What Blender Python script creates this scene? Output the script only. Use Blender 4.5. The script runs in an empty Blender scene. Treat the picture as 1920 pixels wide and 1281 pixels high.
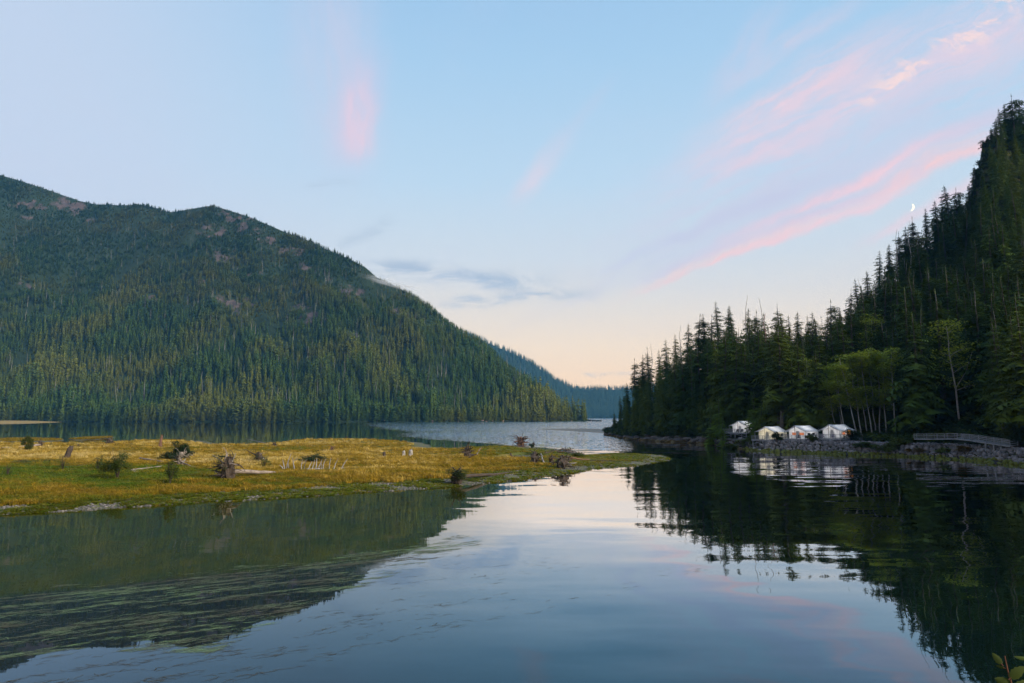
import bpy, math, random
import numpy as np
from mathutils import Vector, Matrix

random.seed(7)
RNG = np.random.default_rng(11)
SC = bpy.context.scene
COL = SC.collection
R = math.radians

# ------------------------------------------------------------------ camera
CAM_H = 8.8
F = 1280.0
PITCH = math.atan(141.0 / F)
cp, sp = math.cos(PITCH), math.sin(PITCH)
cam_d = bpy.data.cameras.new('camera')
cam_d.sensor_width = 36.0
cam_d.lens = 24.0
cam_d.clip_start = 0.1
cam_d.clip_end = 40000
cam = bpy.data.objects.new('camera', cam_d)
cam.location = (0, 0, CAM_H)
cam.rotation_euler = (math.pi / 2 + PITCH, 0, 0)
COL.objects.link(cam)
SC.camera = cam


def ray(px, py):
    X, Y = px - 960.0, 640.5 - py
    return np.array([X, F * cp - Y * sp, F * sp + Y * cp])


def W(px, py, z=0.0):
    d = ray(px, py)
    t = (z - CAM_H) / d[2]
    return np.array([d[0] * t, d[1] * t, z])


def D(px, py, Y):
    d = ray(px, py)
    t = Y / d[1]
    return np.array([d[0] * t, Y, CAM_H + d[2] * t])


def proj(x, y, z):
    z = z - CAM_H
    f = y * cp + z * sp
    u = -y * sp + z * cp
    return 960 + F * x / f, 640.5 - F * u / f


# ------------------------------------------------------------------ render settings
SUN_AZ = 120.0      # degrees clockwise from the view direction (+Y): behind the right shoulder
SUN_EL = 22.0
SKY_STRENGTH = 0.1
SUN_STRENGTH = 4.6
EXPOSURE = 0.62
SC.view_settings.view_transform = 'Standard'
SC.view_settings.look = 'None'
SC.view_settings.exposure = EXPOSURE
SC.view_settings.gamma = 1.0
SC.view_settings.use_curve_mapping = False
cy = SC.cycles
cy.use_denoising = True
cy.max_bounces = 6
cy.diffuse_bounces = 2
cy.glossy_bounces = 3
cy.transmission_bounces = 2
cy.volume_bounces = 0
cy.transparent_max_bounces = 4
cy.caustics_reflective = False
cy.caustics_refractive = False
cy.sample_clamp_indirect = 4.0
cy.use_adaptive_sampling = True
cy.adaptive_threshold = 0.02


# ------------------------------------------------------------------ node helpers
class NT:
    def __init__(s, tree):
        s.t = tree
        s.n = tree.nodes
        s.l = tree.links

    def new(s, typ, **kw):
        nd = s.n.new(typ)
        for k, v in kw.items():
            setattr(nd, k, v)
        return nd

    def put(s, sock, v):
        if v is None:
            return
        if isinstance(v, bpy.types.NodeSocket):
            s.l.new(v, sock)
        else:
            if isinstance(v, (tuple, list)) and len(v) == 3 and sock.type == 'RGBA':
                v = (*v, 1.0)
            sock.default_value = v

    def m(s, op, a, b=None, c=None, clamp=False):
        nd = s.new('ShaderNodeMath', operation=op, use_clamp=clamp)
        s.put(nd.inputs[0], a); s.put(nd.inputs[1], b); s.put(nd.inputs[2], c)
        return nd.outputs[0]

    def v(s, op, a, b=None, scale=None):
        nd = s.new('ShaderNodeVectorMath', operation=op)
        s.put(nd.inputs[0], a); s.put(nd.inputs[1], b)
        if scale is not None:
            s.put(nd.inputs['Scale'], scale)
        return nd.outputs['Value'] if op in ('DOT_PRODUCT', 'LENGTH') else nd.outputs[0]

    def xyz(s, v):
        nd = s.new('ShaderNodeSeparateXYZ'); s.put(nd.inputs[0], v)
        return nd.outputs[0], nd.outputs[1], nd.outputs[2]

    def comb(s, x, y, z):
        nd = s.new('ShaderNodeCombineXYZ')
        s.put(nd.inputs[0], x); s.put(nd.inputs[1], y); s.put(nd.inputs[2], z)
        return nd.outputs[0]

    def mix(s, f, a, b, typ='MIX'):
        nd = s.new('ShaderNodeMix', data_type='RGBA', blend_type=typ)
        s.put(nd.inputs[0], f); s.put(nd.inputs[6], a); s.put(nd.inputs[7], b)
        return nd.outputs[2]

    def noise(s, vec, scale, detail=3.0, rough=0.55, dist=0.0, out='Fac'):
        nd = s.new('ShaderNodeTexNoise')
        s.put(nd.inputs['Vector'], vec)
        s.put(nd.inputs['Scale'], scale); s.put(nd.inputs['Detail'], detail)
        s.put(nd.inputs['Roughness'], rough); s.put(nd.inputs['Distortion'], dist)
        return nd.outputs['Fac'] if out == 'Fac' else nd.outputs['Color']

    def ramp(s, f, stops, interp='LINEAR'):
        nd = s.new('ShaderNodeValToRGB')
        cr = nd.color_ramp
        cr.interpolation = interp
        while len(cr.elements) < len(stops):
            cr.elements.new(0.5)
        for e, (p, c) in zip(cr.elements, stops):
            e.position = p
            e.color = (*c, 1.0) if len(c) == 3 else c
        s.put(nd.inputs[0], f)
        return nd.outputs[0]

    def mr(s, v, a, b, c=0.0, d=1.0, smooth=True):
        nd = s.new('ShaderNodeMapRange')
        nd.interpolation_type = 'SMOOTHSTEP' if smooth else 'LINEAR'
        for i, q in enumerate((v, a, b, c, d)):
            s.put(nd.inputs[i], q)
        return nd.outputs[0]


def srgb(r, g, b):
    f = lambda c: (c / 255 / 12.92) if c <= 10 else ((c / 255 + 0.055) / 1.055) ** 2.4
    return (f(r), f(g), f(b))


# ------------------------------------------------------------------ world: dusk sky with pink lit cirrus
world = bpy.data.worlds.new('World')
SC.world = world
world.use_nodes = True
world.node_tree.nodes.clear()
T = NT(world.node_tree)
dirv = T.v('NORMALIZE', T.new('ShaderNodeTexCoord').outputs['Generated'])
dx, dy, dz = T.xyz(dirv)
sky = T.new('ShaderNodeTexSky', sky_type='NISHITA')
sky.sun_disc = False
sky.sun_elevation = R(4.0)
sky.sun_rotation = R(SUN_AZ)
sky.altitude = 10
sky.air_density = 1.0
sky.dust_density = 0.6
sky.ozone_density = 2.0
base = T.ramp(dz, [
    (0.000, srgb(255, 212, 168)), (0.045, srgb(253, 217, 178)), (0.100, srgb(247, 222, 192)),
    (0.160, srgb(230, 219, 206)), (0.225, srgb(208, 214, 219)), (0.330, srgb(185, 208, 226)),
    (0.480, srgb(162, 196, 224)), (0.700, srgb(130, 172, 214)), (1.000, srgb(100, 143, 198))])
leftness = T.m('MULTIPLY', T.mr(dx, -0.10, -0.62), T.mr(dz, 0.10, 0.25))
base = T.mix(T.m('MULTIPLY', leftness, 0.75), base, srgb(194, 203, 222))

gX = T.m('DIVIDE', dx, T.m('MAXIMUM', dy, 0.08))
gZ = T.m('DIVIDE', dz, T.m('MAXIMUM', dy, 0.08))
front = T.mr(dy, 0.25, 0.45)
gvec = T.comb(gX, gZ, 0.0)
warp = T.v('SUBTRACT', T.noise(gvec, 3.6, 6, 0.62, out='Color'), (0.5, 0.5, 0.5))
gw = T.v('ADD', gvec, T.v('SCALE', warp, scale=0.075))
wX, wZ, _ = T.xyz(gw)


def gp(px, py):
    d = ray(px, py)
    return d[0] / d[1], d[2] / d[1]


def band(a, b, up, dn, fade0=0.15, fade1=0.15, fib=0.0, taper=0.35):
    """soft streak between two points of the sky; up/dn: softness above and below its axis"""
    (ax, az), (bx, bz) = gp(*a), gp(*b)
    L = math.hypot(bx - ax, bz - az)
    ux, uz = (bx - ax) / L, (bz - az) / L
    rx, rz = T.m('SUBTRACT', wX, ax), T.m('SUBTRACT', wZ, az)
    s_ = T.m('DIVIDE', T.m('ADD', T.m('MULTIPLY', rx, ux), T.m('MULTIPLY', rz, uz)), L)
    t_ = T.m('SUBTRACT', T.m('MULTIPLY', rz, ux), T.m('MULTIPLY', rx, uz))
    wid = T.mr(s_, 0.0, 1.0, taper, 1.0, smooth=False)
    tn = T.m('DIVIDE', t_, wid)
    k = T.m('MULTIPLY', T.mr(tn, up / F, 0.0), T.mr(tn, -dn / F, 0.0))
    k = T.m('MULTIPLY', k, T.m('MULTIPLY', T.mr(s_, -fade0, fade0), T.mr(s_, 1 + fade1, 1 - fade1)))
    if fib:
        nv = T.comb(T.m('MULTIPLY', s_, L * 7.0), T.m('MULTIPLY', t_, 48.0), 0.3)
        n_ = T.noise(nv, 1.0, 7, 0.68, 0.6)
        k = T.m('MULTIPLY', k, T.mr(n_, 0.36, 0.64, 1.0 - fib, 1.0))
    return T.m('MULTIPLY', k, front)


PINK = srgb(243, 202, 206)
PEACH = srgb(247, 200, 196)
LAV = srgb(196, 196, 217)
LAVP = srgb(205, 198, 216)
GREY = srgb(172, 184, 200)
col = base
for (a, b, up, dn, f0, f1, fib, tap, c, amt) in [
    ((1080, 560), (1900, 200), 60, 45, .25, .2, .5, .5, LAV, .35),
    ((1200, 470), (1960, 90), 330, 150, .3, .3, .9, .5, LAVP, .6),
    ((1300, 330), (1960, 20), 150, 110, .25, .3, .85, .7, srgb(222, 202, 214), .8),
    ((1350, 260), (1640, 80), 80, 66, .4, .4, .8, .8, PINK, .65),
    ((1340, 330), (1500, 265), 30, 24, .3, .4, .4, .8, PINK, .35),
    ((1330, 190), (1450, 20), 55, 45, .4, .4, .6, .8, LAVP, .5),
    ((1380, 150), (1580, 10), 40, 34, .4, .4, .6, .8, PINK, .32),
    ((1140, 505), (1560, 330), 34, 26, .2, .3, .5, .5, LAV, .75),
    ((1330, 470), (1930, 190), 34, 20, .3, .2, .3, .4, LAVP, .8),
    ((1380, 452), (1740, 280), 32, 22, .35, .45, .65, .5, PINK, .95),
    ((1220, 525), (1860, 275), 44, 14, .15, .2, .35, .4, LAVP, .85),
    ((1220, 538), (1500, 432), 32, 15, .35, .4, .6, .5, PEACH, 1.0),
    ((1400, 474), (1700, 350), 32, 20, .4, .4, .65, .7, PINK, .92),
    ((1640, 362), (1890, 252), 42, 30, .4, .3, .6, .6, PEACH, .9),
    ((1640, 440), (1860, 330), 22, 18, .3, .3, .35, .8, PINK, .6),
    ((1800, 130), (1960, 60), 90, 60, .5, .3, .3, 1., PINK, .35),
]:
    col = T.mix(T.m('MULTIPLY', band(a, b, up, dn, f0, f1, fib, tap), amt), col, c)
# mackerel flecks towards the upper right
fl = T.noise(T.comb(T.m('MULTIPLY', gX, 26.0), T.m('MULTIPLY', gZ, 44.0), 0.0), 1.0, 4, 0.6, 0.5)
fl = T.m('MULTIPLY', T.mr(fl, 0.46, 0.62), band((1620, 180), (1940, 0), 60, 46, .15, .3, 0, .7))
col = T.mix(T.m('MULTIPLY', fl, 0.8), col, srgb(248, 214, 206))
# tall pink puff over the mountain and its veil
col = T.mix(T.m('MULTIPLY', band((640, 320), (630, -60), 150, 120, .2, .5, .5, .9), .5), col, LAVP)
col = T.mix(T.m('MULTIPLY', band((650, 300), (690, 130), 80, 60, .3, .4, .4, .85), .45), col, srgb(214, 190, 212))
col = T.mix(T.m('MULTIPLY', band((668, 300), (674, 160), 62, 42, .22, .5, 0.7, 1.), .62), col, srgb(240, 200, 208))
col = T.mix(T.m('MULTIPLY', band((975, 372), (1045, 280), 32, 32, .4, .5, 0.4, 1.), .6), col, srgb(231, 205, 212))
col = T.mix(T.m('MULTIPLY', band((1040, 280), (1130, 160), 22, 24, .3, .4, 0.3, 1.), .2), col, LAVP)
# grey scraps low over the inlet
low = T.noise(T.comb(T.m('MULTIPLY', gX, 10.0), T.m('MULTIPLY', gZ, 34.0), 1.7), 1.0, 7, 0.68, 0.8)
for a, b, w, k in (((690, 510), (1010, 528), 34, .95), ((830, 566), (1090, 548), 20, .75), ((640, 470), (730, 425), 26, .5),
                   ((1340, 690), (1440, 680), 8, .5), ((1090, 705), (1190, 700), 8, .6), ((560, 360), (680, 345), 14, .3)):
    col = T.mix(T.m('MULTIPLY', T.m('MULTIPLY', band(a, b, w, w, .15, .25, 0, .8), T.mr(low, 0.36, 0.58)), k), col, GREY)
# thin high cloud all round, as in view
pl = T.v('SCALE', T.comb(dx, T.m('MULTIPLY', dy, 0.45), 0.0), scale=T.m('DIVIDE', 1.0, T.m('MAXIMUM', dz, 0.06)))
hc = T.mr(T.noise(pl, 0.9, 5, 0.6, 0.6), 0.48, 0.72)
hc = T.m('MULTIPLY', hc, T.m('MULTIPLY', T.mr(dz, 0.05, 0.25), T.mr(front, 0.0, 1.0, 0.5, 0.12)))
col = T.mix(hc, col, LAVP)
sum_ = T.mix(1.0, T.v('SCALE', col, scale=7.5), T.v('SCALE', sky.outputs[0], scale=0.03), 'ADD')
bg = T.new('ShaderNodeBackground')
T.put(bg.inputs[0], sum_)
bg.inputs[1].default_value = SKY_STRENGTH
T.l.new(bg.outputs[0], T.new('ShaderNodeOutputWorld').inputs[0])

sun_d = bpy.data.lights.new('sun', 'SUN')
sun_d.energy = SUN_STRENGTH
sun_d.angle = R(28)
sun_d.color = (1.0, 0.89, 0.70)
sun = bpy.data.objects.new('sun', sun_d)
sd = Vector((math.sin(R(SUN_AZ)) * math.cos(R(SUN_EL)), math.cos(R(SUN_AZ)) * math.cos(R(SUN_EL)), math.sin(R(SUN_EL))))
sun.rotation_euler = sd.to_track_quat('Z', 'Y').to_euler()
COL.objects.link(sun)

# ------------------------------------------------------------------ mesh helpers
def fbm(x, y, oct=4, seed=0, gain=0.5):
    """vectorised value noise, about -1..1"""
    x = np.asarray(x, float); y = np.asarray(y, float)
    tot = np.zeros(np.broadcast(x, y).shape); amp = 1.0; nrm = 0
    for o in range(oct):
        xi = np.floor(x).astype(np.int64); yi = np.floor(y).astype(np.int64)
        fx = x - xi; fy = y - yi
        fx = fx * fx * (3 - 2 * fx); fy = fy * fy * (3 - 2 * fy)

        def h(i, j):
            n = (i * 374761393 + j * 668265263 + (seed + o) * 982451653) & 0x7fffffff
            n = ((n ^ (n >> 13)) * 1274126177) & 0x7fffffff
            return ((n ^ (n >> 16)) & 0xffff) / 32767.5 - 1.0
        a = h(xi, yi); b = h(xi + 1, yi); c = h(xi, yi + 1); d = h(xi + 1, yi + 1)
        tot = tot + amp * ((a * (1 - fx) + b * fx) * (1 - fy) + (c * (1 - fx) + d * fx) * fy)
        nrm += amp; amp *= gain; x = x * 2.03 + 17.1; y = y * 2.03 + 5.3
    return tot / nrm


class MB:
    def __init__(s):
        s.v = []; s.f = []

    def add(s, vs, fs):
        o = len(s.v)
        s.v.extend([tuple(p) for p in vs])
        s.f.extend([tuple(i + o for i in f) for f in fs])
        return s

    def box(s, x0, x1, y0, y1, z0, z1):
        return s.add([(x0, y0, z0), (x1, y0, z0), (x1, y1, z0), (x0, y1, z0), (x0, y0, z1), (x1, y0, z1), (x1, y1, z1), (x0, y1, z1)],
                     [(0, 3, 2, 1), (4, 5, 6, 7), (0, 1, 5, 4), (1, 2, 6, 5), (2, 3, 7, 6), (3, 0, 4, 7)])

    def bar(s, p, q, w, h=None):
        """square bar from p to q"""
        h = h or w
        p, q = Vector(p), Vector(q)
        d = (q - p).normalized()
        up = Vector((0, 0, 1)) if abs(d.z) < 0.95 else Vector((0, 1, 0))
        a = d.cross(up).normalized() * (w / 2)
        b = a.cross(d).normalized() * (h / 2)
        vs = [p - a - b, p + a - b, p + a + b, p - a + b, q - a - b, q + a - b, q + a + b, q - a + b]
        return s.add(vs, [(0, 3, 2, 1), (4, 5, 6, 7), (0, 1, 5, 4), (1, 2, 6, 5), (2, 3, 7, 6), (3, 0, 4, 7)])

    def tube(s, pts, rad, n=7, jit=0.0, rng=random, cap=True):
        pts = [Vector(p) for p in pts]
        vs = []; fs = []
        for i, p in enumerate(pts):
            d = (pts[min(i + 1, len(pts) - 1)] - pts[max(i - 1, 0)])
            d = d.normalized() if d.length > 1e-6 else Vector((0, 0, 1))
            up = Vector((0.13, 0.05, 1)) if abs(d.z) < 0.9 else Vector((1, 0.1, 0))
            a = d.cross(up).normalized(); b = a.cross(d).normalized()
            for k in range(n):
                t = 2 * math.pi * k / n
                r = rad[i] * (1 + jit * (rng.random() - 0.5) * 2)
                vs.append(p + a * (math.cos(t) * r) + b * (math.sin(t) * r))
        for i in range(len(pts) - 1):
            for k in range(n):
                fs.append((i * n + k, i * n + (k + 1) % n, (i + 1) * n + (k + 1) % n, (i + 1) * n + k))
        if cap:
            fs.append(tuple(range(n - 1, -1, -1)))
            fs.append(tuple((len(pts) - 1) * n + k for k in range(n)))
        return s.add(vs, fs)

    def mesh(s, name, mat, smooth=False):
        me = bpy.data.meshes.new(name)
        me.from_pydata(s.v, [], s.f)
        if mat:
            me.materials.append(mat)
        if smooth:
            me.polygons.foreach_set('use_smooth', [True] * len(me.polygons))
        me.update()
        return me

    def build(s, name, mat, parent=None, smooth=False):
        return link(name, s.mesh(name, mat, smooth), parent)


def link(name, data, parent=None):
    o = bpy.data.objects.new(name, data)
    COL.objects.link(o)
    if parent is not None:
        o.parent = parent
    return o


def np_mesh(name, V, Q, mat, smooth=False, attrs=None):
    """V (n,3), Q (m,3|4) int"""
    me = bpy.data.meshes.new(name)
    V = np.asarray(V, np.float32); Q = np.asarray(Q, np.int32)
    k = Q.shape[1]
    me.vertices.add(len(V)); me.vertices.foreach_set('co', V.ravel())
    me.loops.add(Q.size); me.loops.foreach_set('vertex_index', Q.ravel())
    me.polygons.add(len(Q))
    me.polygons.foreach_set('loop_start', np.arange(0, Q.size, k, dtype=np.int32))
    me.polygons.foreach_set('loop_total', np.full(len(Q), k, np.int32))
    if smooth:
        me.polygons.foreach_set('use_smooth', np.ones(len(Q), bool))
    if mat:
        me.materials.append(mat)
    me.update(calc_edges=True)
    me.validate()
    for nm, arr in (attrs or {}).items():
        a = me.attributes.new(nm, 'FLOAT', 'POINT')
        a.data.foreach_set('value', np.asarray(arr, np.float32))
    return me


def grid_faces(nu, nv):
    i = np.arange(nu - 1)[:, None] * nv + np.arange(nv - 1)[None, :]
    i = i.ravel()
    return np.stack([i, i + nv, i + nv + 1, i + 1], 1)


def tag(o, label=None, cat=None, group=None, kind=None):
    if label: o['label'] = label
    if cat: o['category'] = cat
    if group: o['group'] = group
    if kind: o['kind'] = kind
    return o


def empty(name, loc=(0, 0, 0), rz=0.0):
    o = bpy.data.objects.new(name, None)
    o.location = Vector(loc)
    o.rotation_euler = (0, 0, rz)
    o.empty_display_size = 0.5
    COL.objects.link(o)
    return o


def mat(name, build):
    m = bpy.data.materials.new(name)
    m.use_nodes = True
    m.node_tree.nodes.clear()
    t = NT(m.node_tree)
    out = t.new('ShaderNodeOutputMaterial')
    res = build(t)
    if isinstance(res, tuple):
        t.l.new(res[0], out.inputs[0])
        if res[1] is not None:
            t.l.new(res[1], out.inputs['Volume'])
    else:
        t.l.new(res, out.inputs[0])
    return m


def principled(t, color, rough=0.8, spec=0.3, normal=None, metallic=0.0, **kw):
    b = t.new('ShaderNodeBsdfPrincipled')
    t.put(b.inputs['Base Color'], color)
    t.put(b.inputs['Roughness'], rough)
    t.put(b.inputs['Specular IOR Level'], spec)
    t.put(b.inputs['Metallic'], metallic)
    for k, v in kw.items():
        t.put(b.inputs[k], v)
    if normal is not None:
        t.put(b.inputs['Normal'], normal)
    return b.outputs[0]


def bump(t, h, strength=0.5, dist=0.1):
    b = t.new('ShaderNodeBump')
    t.put(b.inputs['Height'], h)
    b.inputs['Strength'].default_value = strength
    b.inputs['Distance'].default_value = dist
    return b.outputs[0]


def pos(t):
    return t.new('ShaderNodeNewGeometry').outputs['Position']


def objc(t):
    return t.new('ShaderNodeTexCoord').outputs['Object']


def rnd(t):
    return t.new('ShaderNodeObjectInfo').outputs['Random']

# ------------------------------------------------------------------ materials
def leaf_mat(name, c0, c1, patch=None, rough=0.75, trans=0.25, pscale=0.004):
    def b(t):
        oi = t.new('ShaderNodeObjectInfo')
        c = t.mix(oi.outputs['Random'], c0, c1)
        if patch:
            n = t.noise(oi.outputs['Location'], pscale, 3, 0.6)
            c = t.mix(t.mr(n, 0.42, 0.62), c, patch)
        g = t.noise(objc(t), 0.35, 2, 0.5)
        c = t.mix(1.0, c, t.mix(g, (0.62, 0.62, 0.62), (1.35, 1.35, 1.3)), 'MULTIPLY')
        pr = principled(t, c, rough, 0.15)
        if not trans:
            return pr
        tr = t.new('ShaderNodeBsdfTranslucent'); t.put(tr.inputs[0], c)
        mx = t.new('ShaderNodeMixShader'); mx.inputs[0].default_value = trans
        t.l.new(pr, mx.inputs[1]); t.l.new(tr.outputs[0], mx.inputs[2])
        return mx.outputs[0]
    return mat(name, b)


def wood_mat(name, c0, c1, stretch=(6, 6, 1), scale=2.0, rough=0.85, bs=0.5):
    def b(t):
        v = t.v('MULTIPLY', objc(t), stretch)
        n = t.noise(v, scale, 5, 0.65, 0.4)
        n2 = t.noise(objc(t), 0.9, 3, 0.5)
        c = t.mix(t.mr(n, 0.3, 0.7), c0, c1)
        c = t.mix(t.mr(n2, 0.45, 0.75, 0, 0.5), c, tuple(x * 0.45 for x in c0))
        return principled(t, c, rough, 0.2, bump(t, n, bs, 0.05))
    return mat(name, b)


M = {}
M['conifer'] = leaf_mat('conifer_needles', (0.023, 0.052, 0.008), (0.050, 0.085, 0.010), patch=(0.078, 0.104, 0.010), pscale=0.02)
M['young_conifer'] = leaf_mat('young_conifer_needles', (0.085, 0.145, 0.014), (0.115, 0.165, 0.018))
M['mountain_conifer'] = leaf_mat('mountain_needles', (0.028, 0.070, 0.014), (0.085, 0.132, 0.020), patch=(0.140, 0.150, 0.020), pscale=0.006, trans=0.2)
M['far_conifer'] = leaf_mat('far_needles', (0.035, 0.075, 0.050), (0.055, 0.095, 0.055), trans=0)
M['alder_leaf'] = leaf_mat('alder_leaves', (0.23, 0.30, 0.032), (0.27, 0.32, 0.036), trans=0.45)
M['bush_leaf'] = leaf_mat('bush_leaves', (0.065, 0.095, 0.018), (0.10, 0.125, 0.024), trans=0.35)
M['dark_leaf'] = leaf_mat('dark_evergreen_leaves', (0.022, 0.042, 0.016), (0.032, 0.055, 0.018), trans=0.2)
M['rust_leaf'] = leaf_mat('rusty_fern', (0.12, 0.06, 0.02), (0.09, 0.07, 0.02), trans=0.2)
M['moss'] = leaf_mat('moss', (0.040, 0.055, 0.012), (0.06, 0.07, 0.015), trans=0.1)
M['twig_leaf'] = leaf_mat('twig_leaves', (0.035, 0.055, 0.009), (0.045, 0.06, 0.010), trans=0.3)
M['bark'] = wood_mat('conifer_bark', (0.05, 0.044, 0.04), (0.11, 0.10, 0.092))
M['pale_bark'] = wood_mat('alder_bark', (0.15, 0.15, 0.14), (0.27, 0.27, 0.255))
M['snag'] = wood_mat('snag_wood', (0.20, 0.185, 0.17), (0.34, 0.315, 0.29))
M['snag_red'] = wood_mat('reddish_snag_wood', (0.22, 0.12, 0.10), (0.34, 0.20, 0.16))
M['drift'] = wood_mat('driftwood', (0.15, 0.12, 0.10), (0.32, 0.26, 0.225), (1, 1, 8))
M['drift_pale'] = wood_mat('pale_driftwood', (0.20, 0.18, 0.165), (0.36, 0.33, 0.305), (1, 1, 8))
M['drift_dark'] = wood_mat('dark_driftwood', (0.026, 0.019, 0.015), (0.085, 0.063, 0.05), (2, 2, 6))
M['drift_red'] = wood_mat('reddish_driftwood', (0.075, 0.038, 0.026), (0.18, 0.10, 0.065), (2, 2, 6))
M['deck_wood'] = wood_mat('weathered_deck_wood', (0.15, 0.16, 0.175), (0.25, 0.26, 0.28), (1, 8, 8), 1.5)
M['dark_wood'] = wood_mat('dark_chair_wood', (0.03, 0.028, 0.03), (0.06, 0.055, 0.055))
M['purple_wood'] = wood_mat('painted_chair_wood', (0.20, 0.17, 0.22), (0.30, 0.26, 0.32))
M['roof_shingle'] = wood_mat('grey_roof', (0.28, 0.30, 0.33), (0.38, 0.40, 0.43))


def canvas(name, c, tr=0.45):
    def b(t):
        n = t.noise(objc(t), 1.3, 4, 0.6)
        cc = t.mix(n, tuple(x * 0.94 for x in c), c)
        pr = principled(t, cc, 0.9, 0.1, bump(t, t.noise(objc(t), 2.2, 3, 0.5), 0.35, 0.1))
        tl = t.new('ShaderNodeBsdfTranslucent'); t.put(tl.inputs[0], cc)
        mx = t.new('ShaderNodeMixShader'); mx.inputs[0].default_value = tr
        t.l.new(pr, mx.inputs[1]); t.l.new(tl.outputs[0], mx.inputs[2])
        return mx.outputs[0]
    return mat(name, b)


M['canvas_white'] = canvas('white_canvas', (0.86, 0.86, 0.87))
M['canvas_cream'] = canvas('cream_canvas', (0.88, 0.85, 0.75))


def emis(name, c, s):
    def b(t):
        e = t.new('ShaderNodeEmission'); t.put(e.inputs[0], c); e.inputs[1].default_value = s
        return e.outputs[0]
    return mat(name, b)


M['lit_window'] = emis('lit_window', (0.62, 0.22, 0.11), 0.55)
M['lit_lamp'] = emis('lit_lantern', (1.0, 0.38, 0.03), 1.1)
M['dark_window'] = mat('dark_window', lambda t: principled(t, (0.02, 0.022, 0.025), 0.25, 0.5))
M['moon'] = emis('moonlight', srgb(255, 243, 214), 0.98)


def rock_mat(name, c0, c1, algae=None):
    def b(t):
        n = t.noise(objc(t), 1.2, 5, 0.6)
        oi = rnd(t)
        c = t.mix(t.mr(n, 0.3, 0.7), c0, c1)
        c = t.mix(1.0, c, t.mix(oi, (0.55, 0.55, 0.58), (1.35, 1.3, 1.3)), 'MULTIPLY')
        if algae:
            z = t.xyz(pos(t))[2]
            nn = t.noise(pos(t), 0.45, 4, 0.7)
            k = t.mr(t.m('ADD', z, t.m('MULTIPLY', nn, -2.2)), -0.35, -0.75)
            c = t.mix(t.m('MULTIPLY', k, 2.0), c, algae)
        return principled(t, c, 0.85, 0.3, bump(t, t.noise(objc(t), 5.0, 4, 0.6), 0.6, 0.08))
    return mat(name, b)


M['riprap'] = rock_mat('riprap_stone', (0.075, 0.072, 0.076), (0.18, 0.17, 0.172), (0.085, 0.095, 0.014))
M['shore_rock'] = rock_mat('shore_rock', (0.045, 0.042, 0.042), (0.11, 0.10, 0.095), (0.085, 0.06, 0.02))
M['pebble'] = rock_mat('pebble', (0.07, 0.066, 0.06), (0.17, 0.16, 0.15))
M['pink_rock'] = rock_mat('pink_shore_rock', (0.10, 0.075, 0.062), (0.26, 0.18, 0.145))


def grass_mat(t):
    a = t.new('ShaderNodeAttribute', attribute_type='INSTANCER', attribute_name='tint')
    c = t.ramp(a.outputs['Fac'], [(0.0, (0.085, 0.150, 0.012)), (0.25, (0.15, 0.165, 0.012)), (0.45, (0.24, 0.17, 0.015)),
                                  (0.62, (0.33, 0.205, 0.020)), (0.80, (0.50, 0.35, 0.075)), (1.0, (0.66, 0.50, 0.21))])
    c = t.mix(1.0, c, t.mix(rnd(t), (0.72, 0.72, 0.7), (1.25, 1.22, 1.15)), 'MULTIPLY')
    pr = principled(t, c, 0.8, 0.1)
    tr = t.new('ShaderNodeBsdfTranslucent'); t.put(tr.inputs[0], c)
    mx = t.new('ShaderNodeMixShader'); mx.inputs[0].default_value = 0.35
    t.l.new(pr, mx.inputs[1]); t.l.new(tr.outputs[0], mx.inputs[2])
    return mx.outputs[0]


M['grass'] = mat('spit_grass', grass_mat)


def spit_mat(t):
    p = pos(t)
    z = t.xyz(p)[2]
    n = t.noise(p, 0.10, 4, 0.6); f = t.noise(p, 1.6, 4, 0.65); g = t.noise(p, 6.0, 3, 0.7)
    soil = t.mix(t.mr(n, 0.4, 0.6), (0.16, 0.12, 0.025), (0.09, 0.10, 0.018))
    gravel = t.mix(g, (0.055, 0.05, 0.045), (0.14, 0.13, 0.12))
    alg = t.mix(t.mr(f, 0.45, 0.6), gravel, (0.10, 0.115, 0.014))
    k = t.mr(t.m('ADD', z, t.m('MULTIPLY', t.m('SUBTRACT', f, 0.5), 0.22)), 0.16, 0.34)
    c = t.mix(k, alg, soil)
    wet = t.mr(z, 0.10, 0.0)
    c = t.mix(t.m('MULTIPLY', wet, 0.5), c, (0.05, 0.05, 0.03))
    return principled(t, c, 0.9, 0.2, bump(t, g, 0.6, 0.1))


M['spit'] = mat('spit_ground', spit_mat)


def mountain_mat(t):
    p = pos(t)
    n = t.noise(p, 0.012, 5, 0.65); f = t.noise(t.v('MULTIPLY', p, (1, 1, 0.4)), 0.06, 5, 0.7)
    rock = t.mix(t.mr(f, 0.3, 0.7), (0.030, 0.026, 0.026), (0.095, 0.068, 0.066))
    veg = t.mix(n, (0.010, 0.019, 0.009), (0.022, 0.034, 0.013))
    a = t.new('ShaderNodeAttribute', attribute_name='rock')
    k = t.mr(t.m('ADD', a.outputs['Fac'], t.m('MULTIPLY', t.m('SUBTRACT', f, 0.5), 1.0)), 0.3, 0.6)
    return principled(t, t.mix(k, veg, rock), 0.95, 0.1)


M['mountain'] = mat('mountain_ground', mountain_mat)


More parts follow.
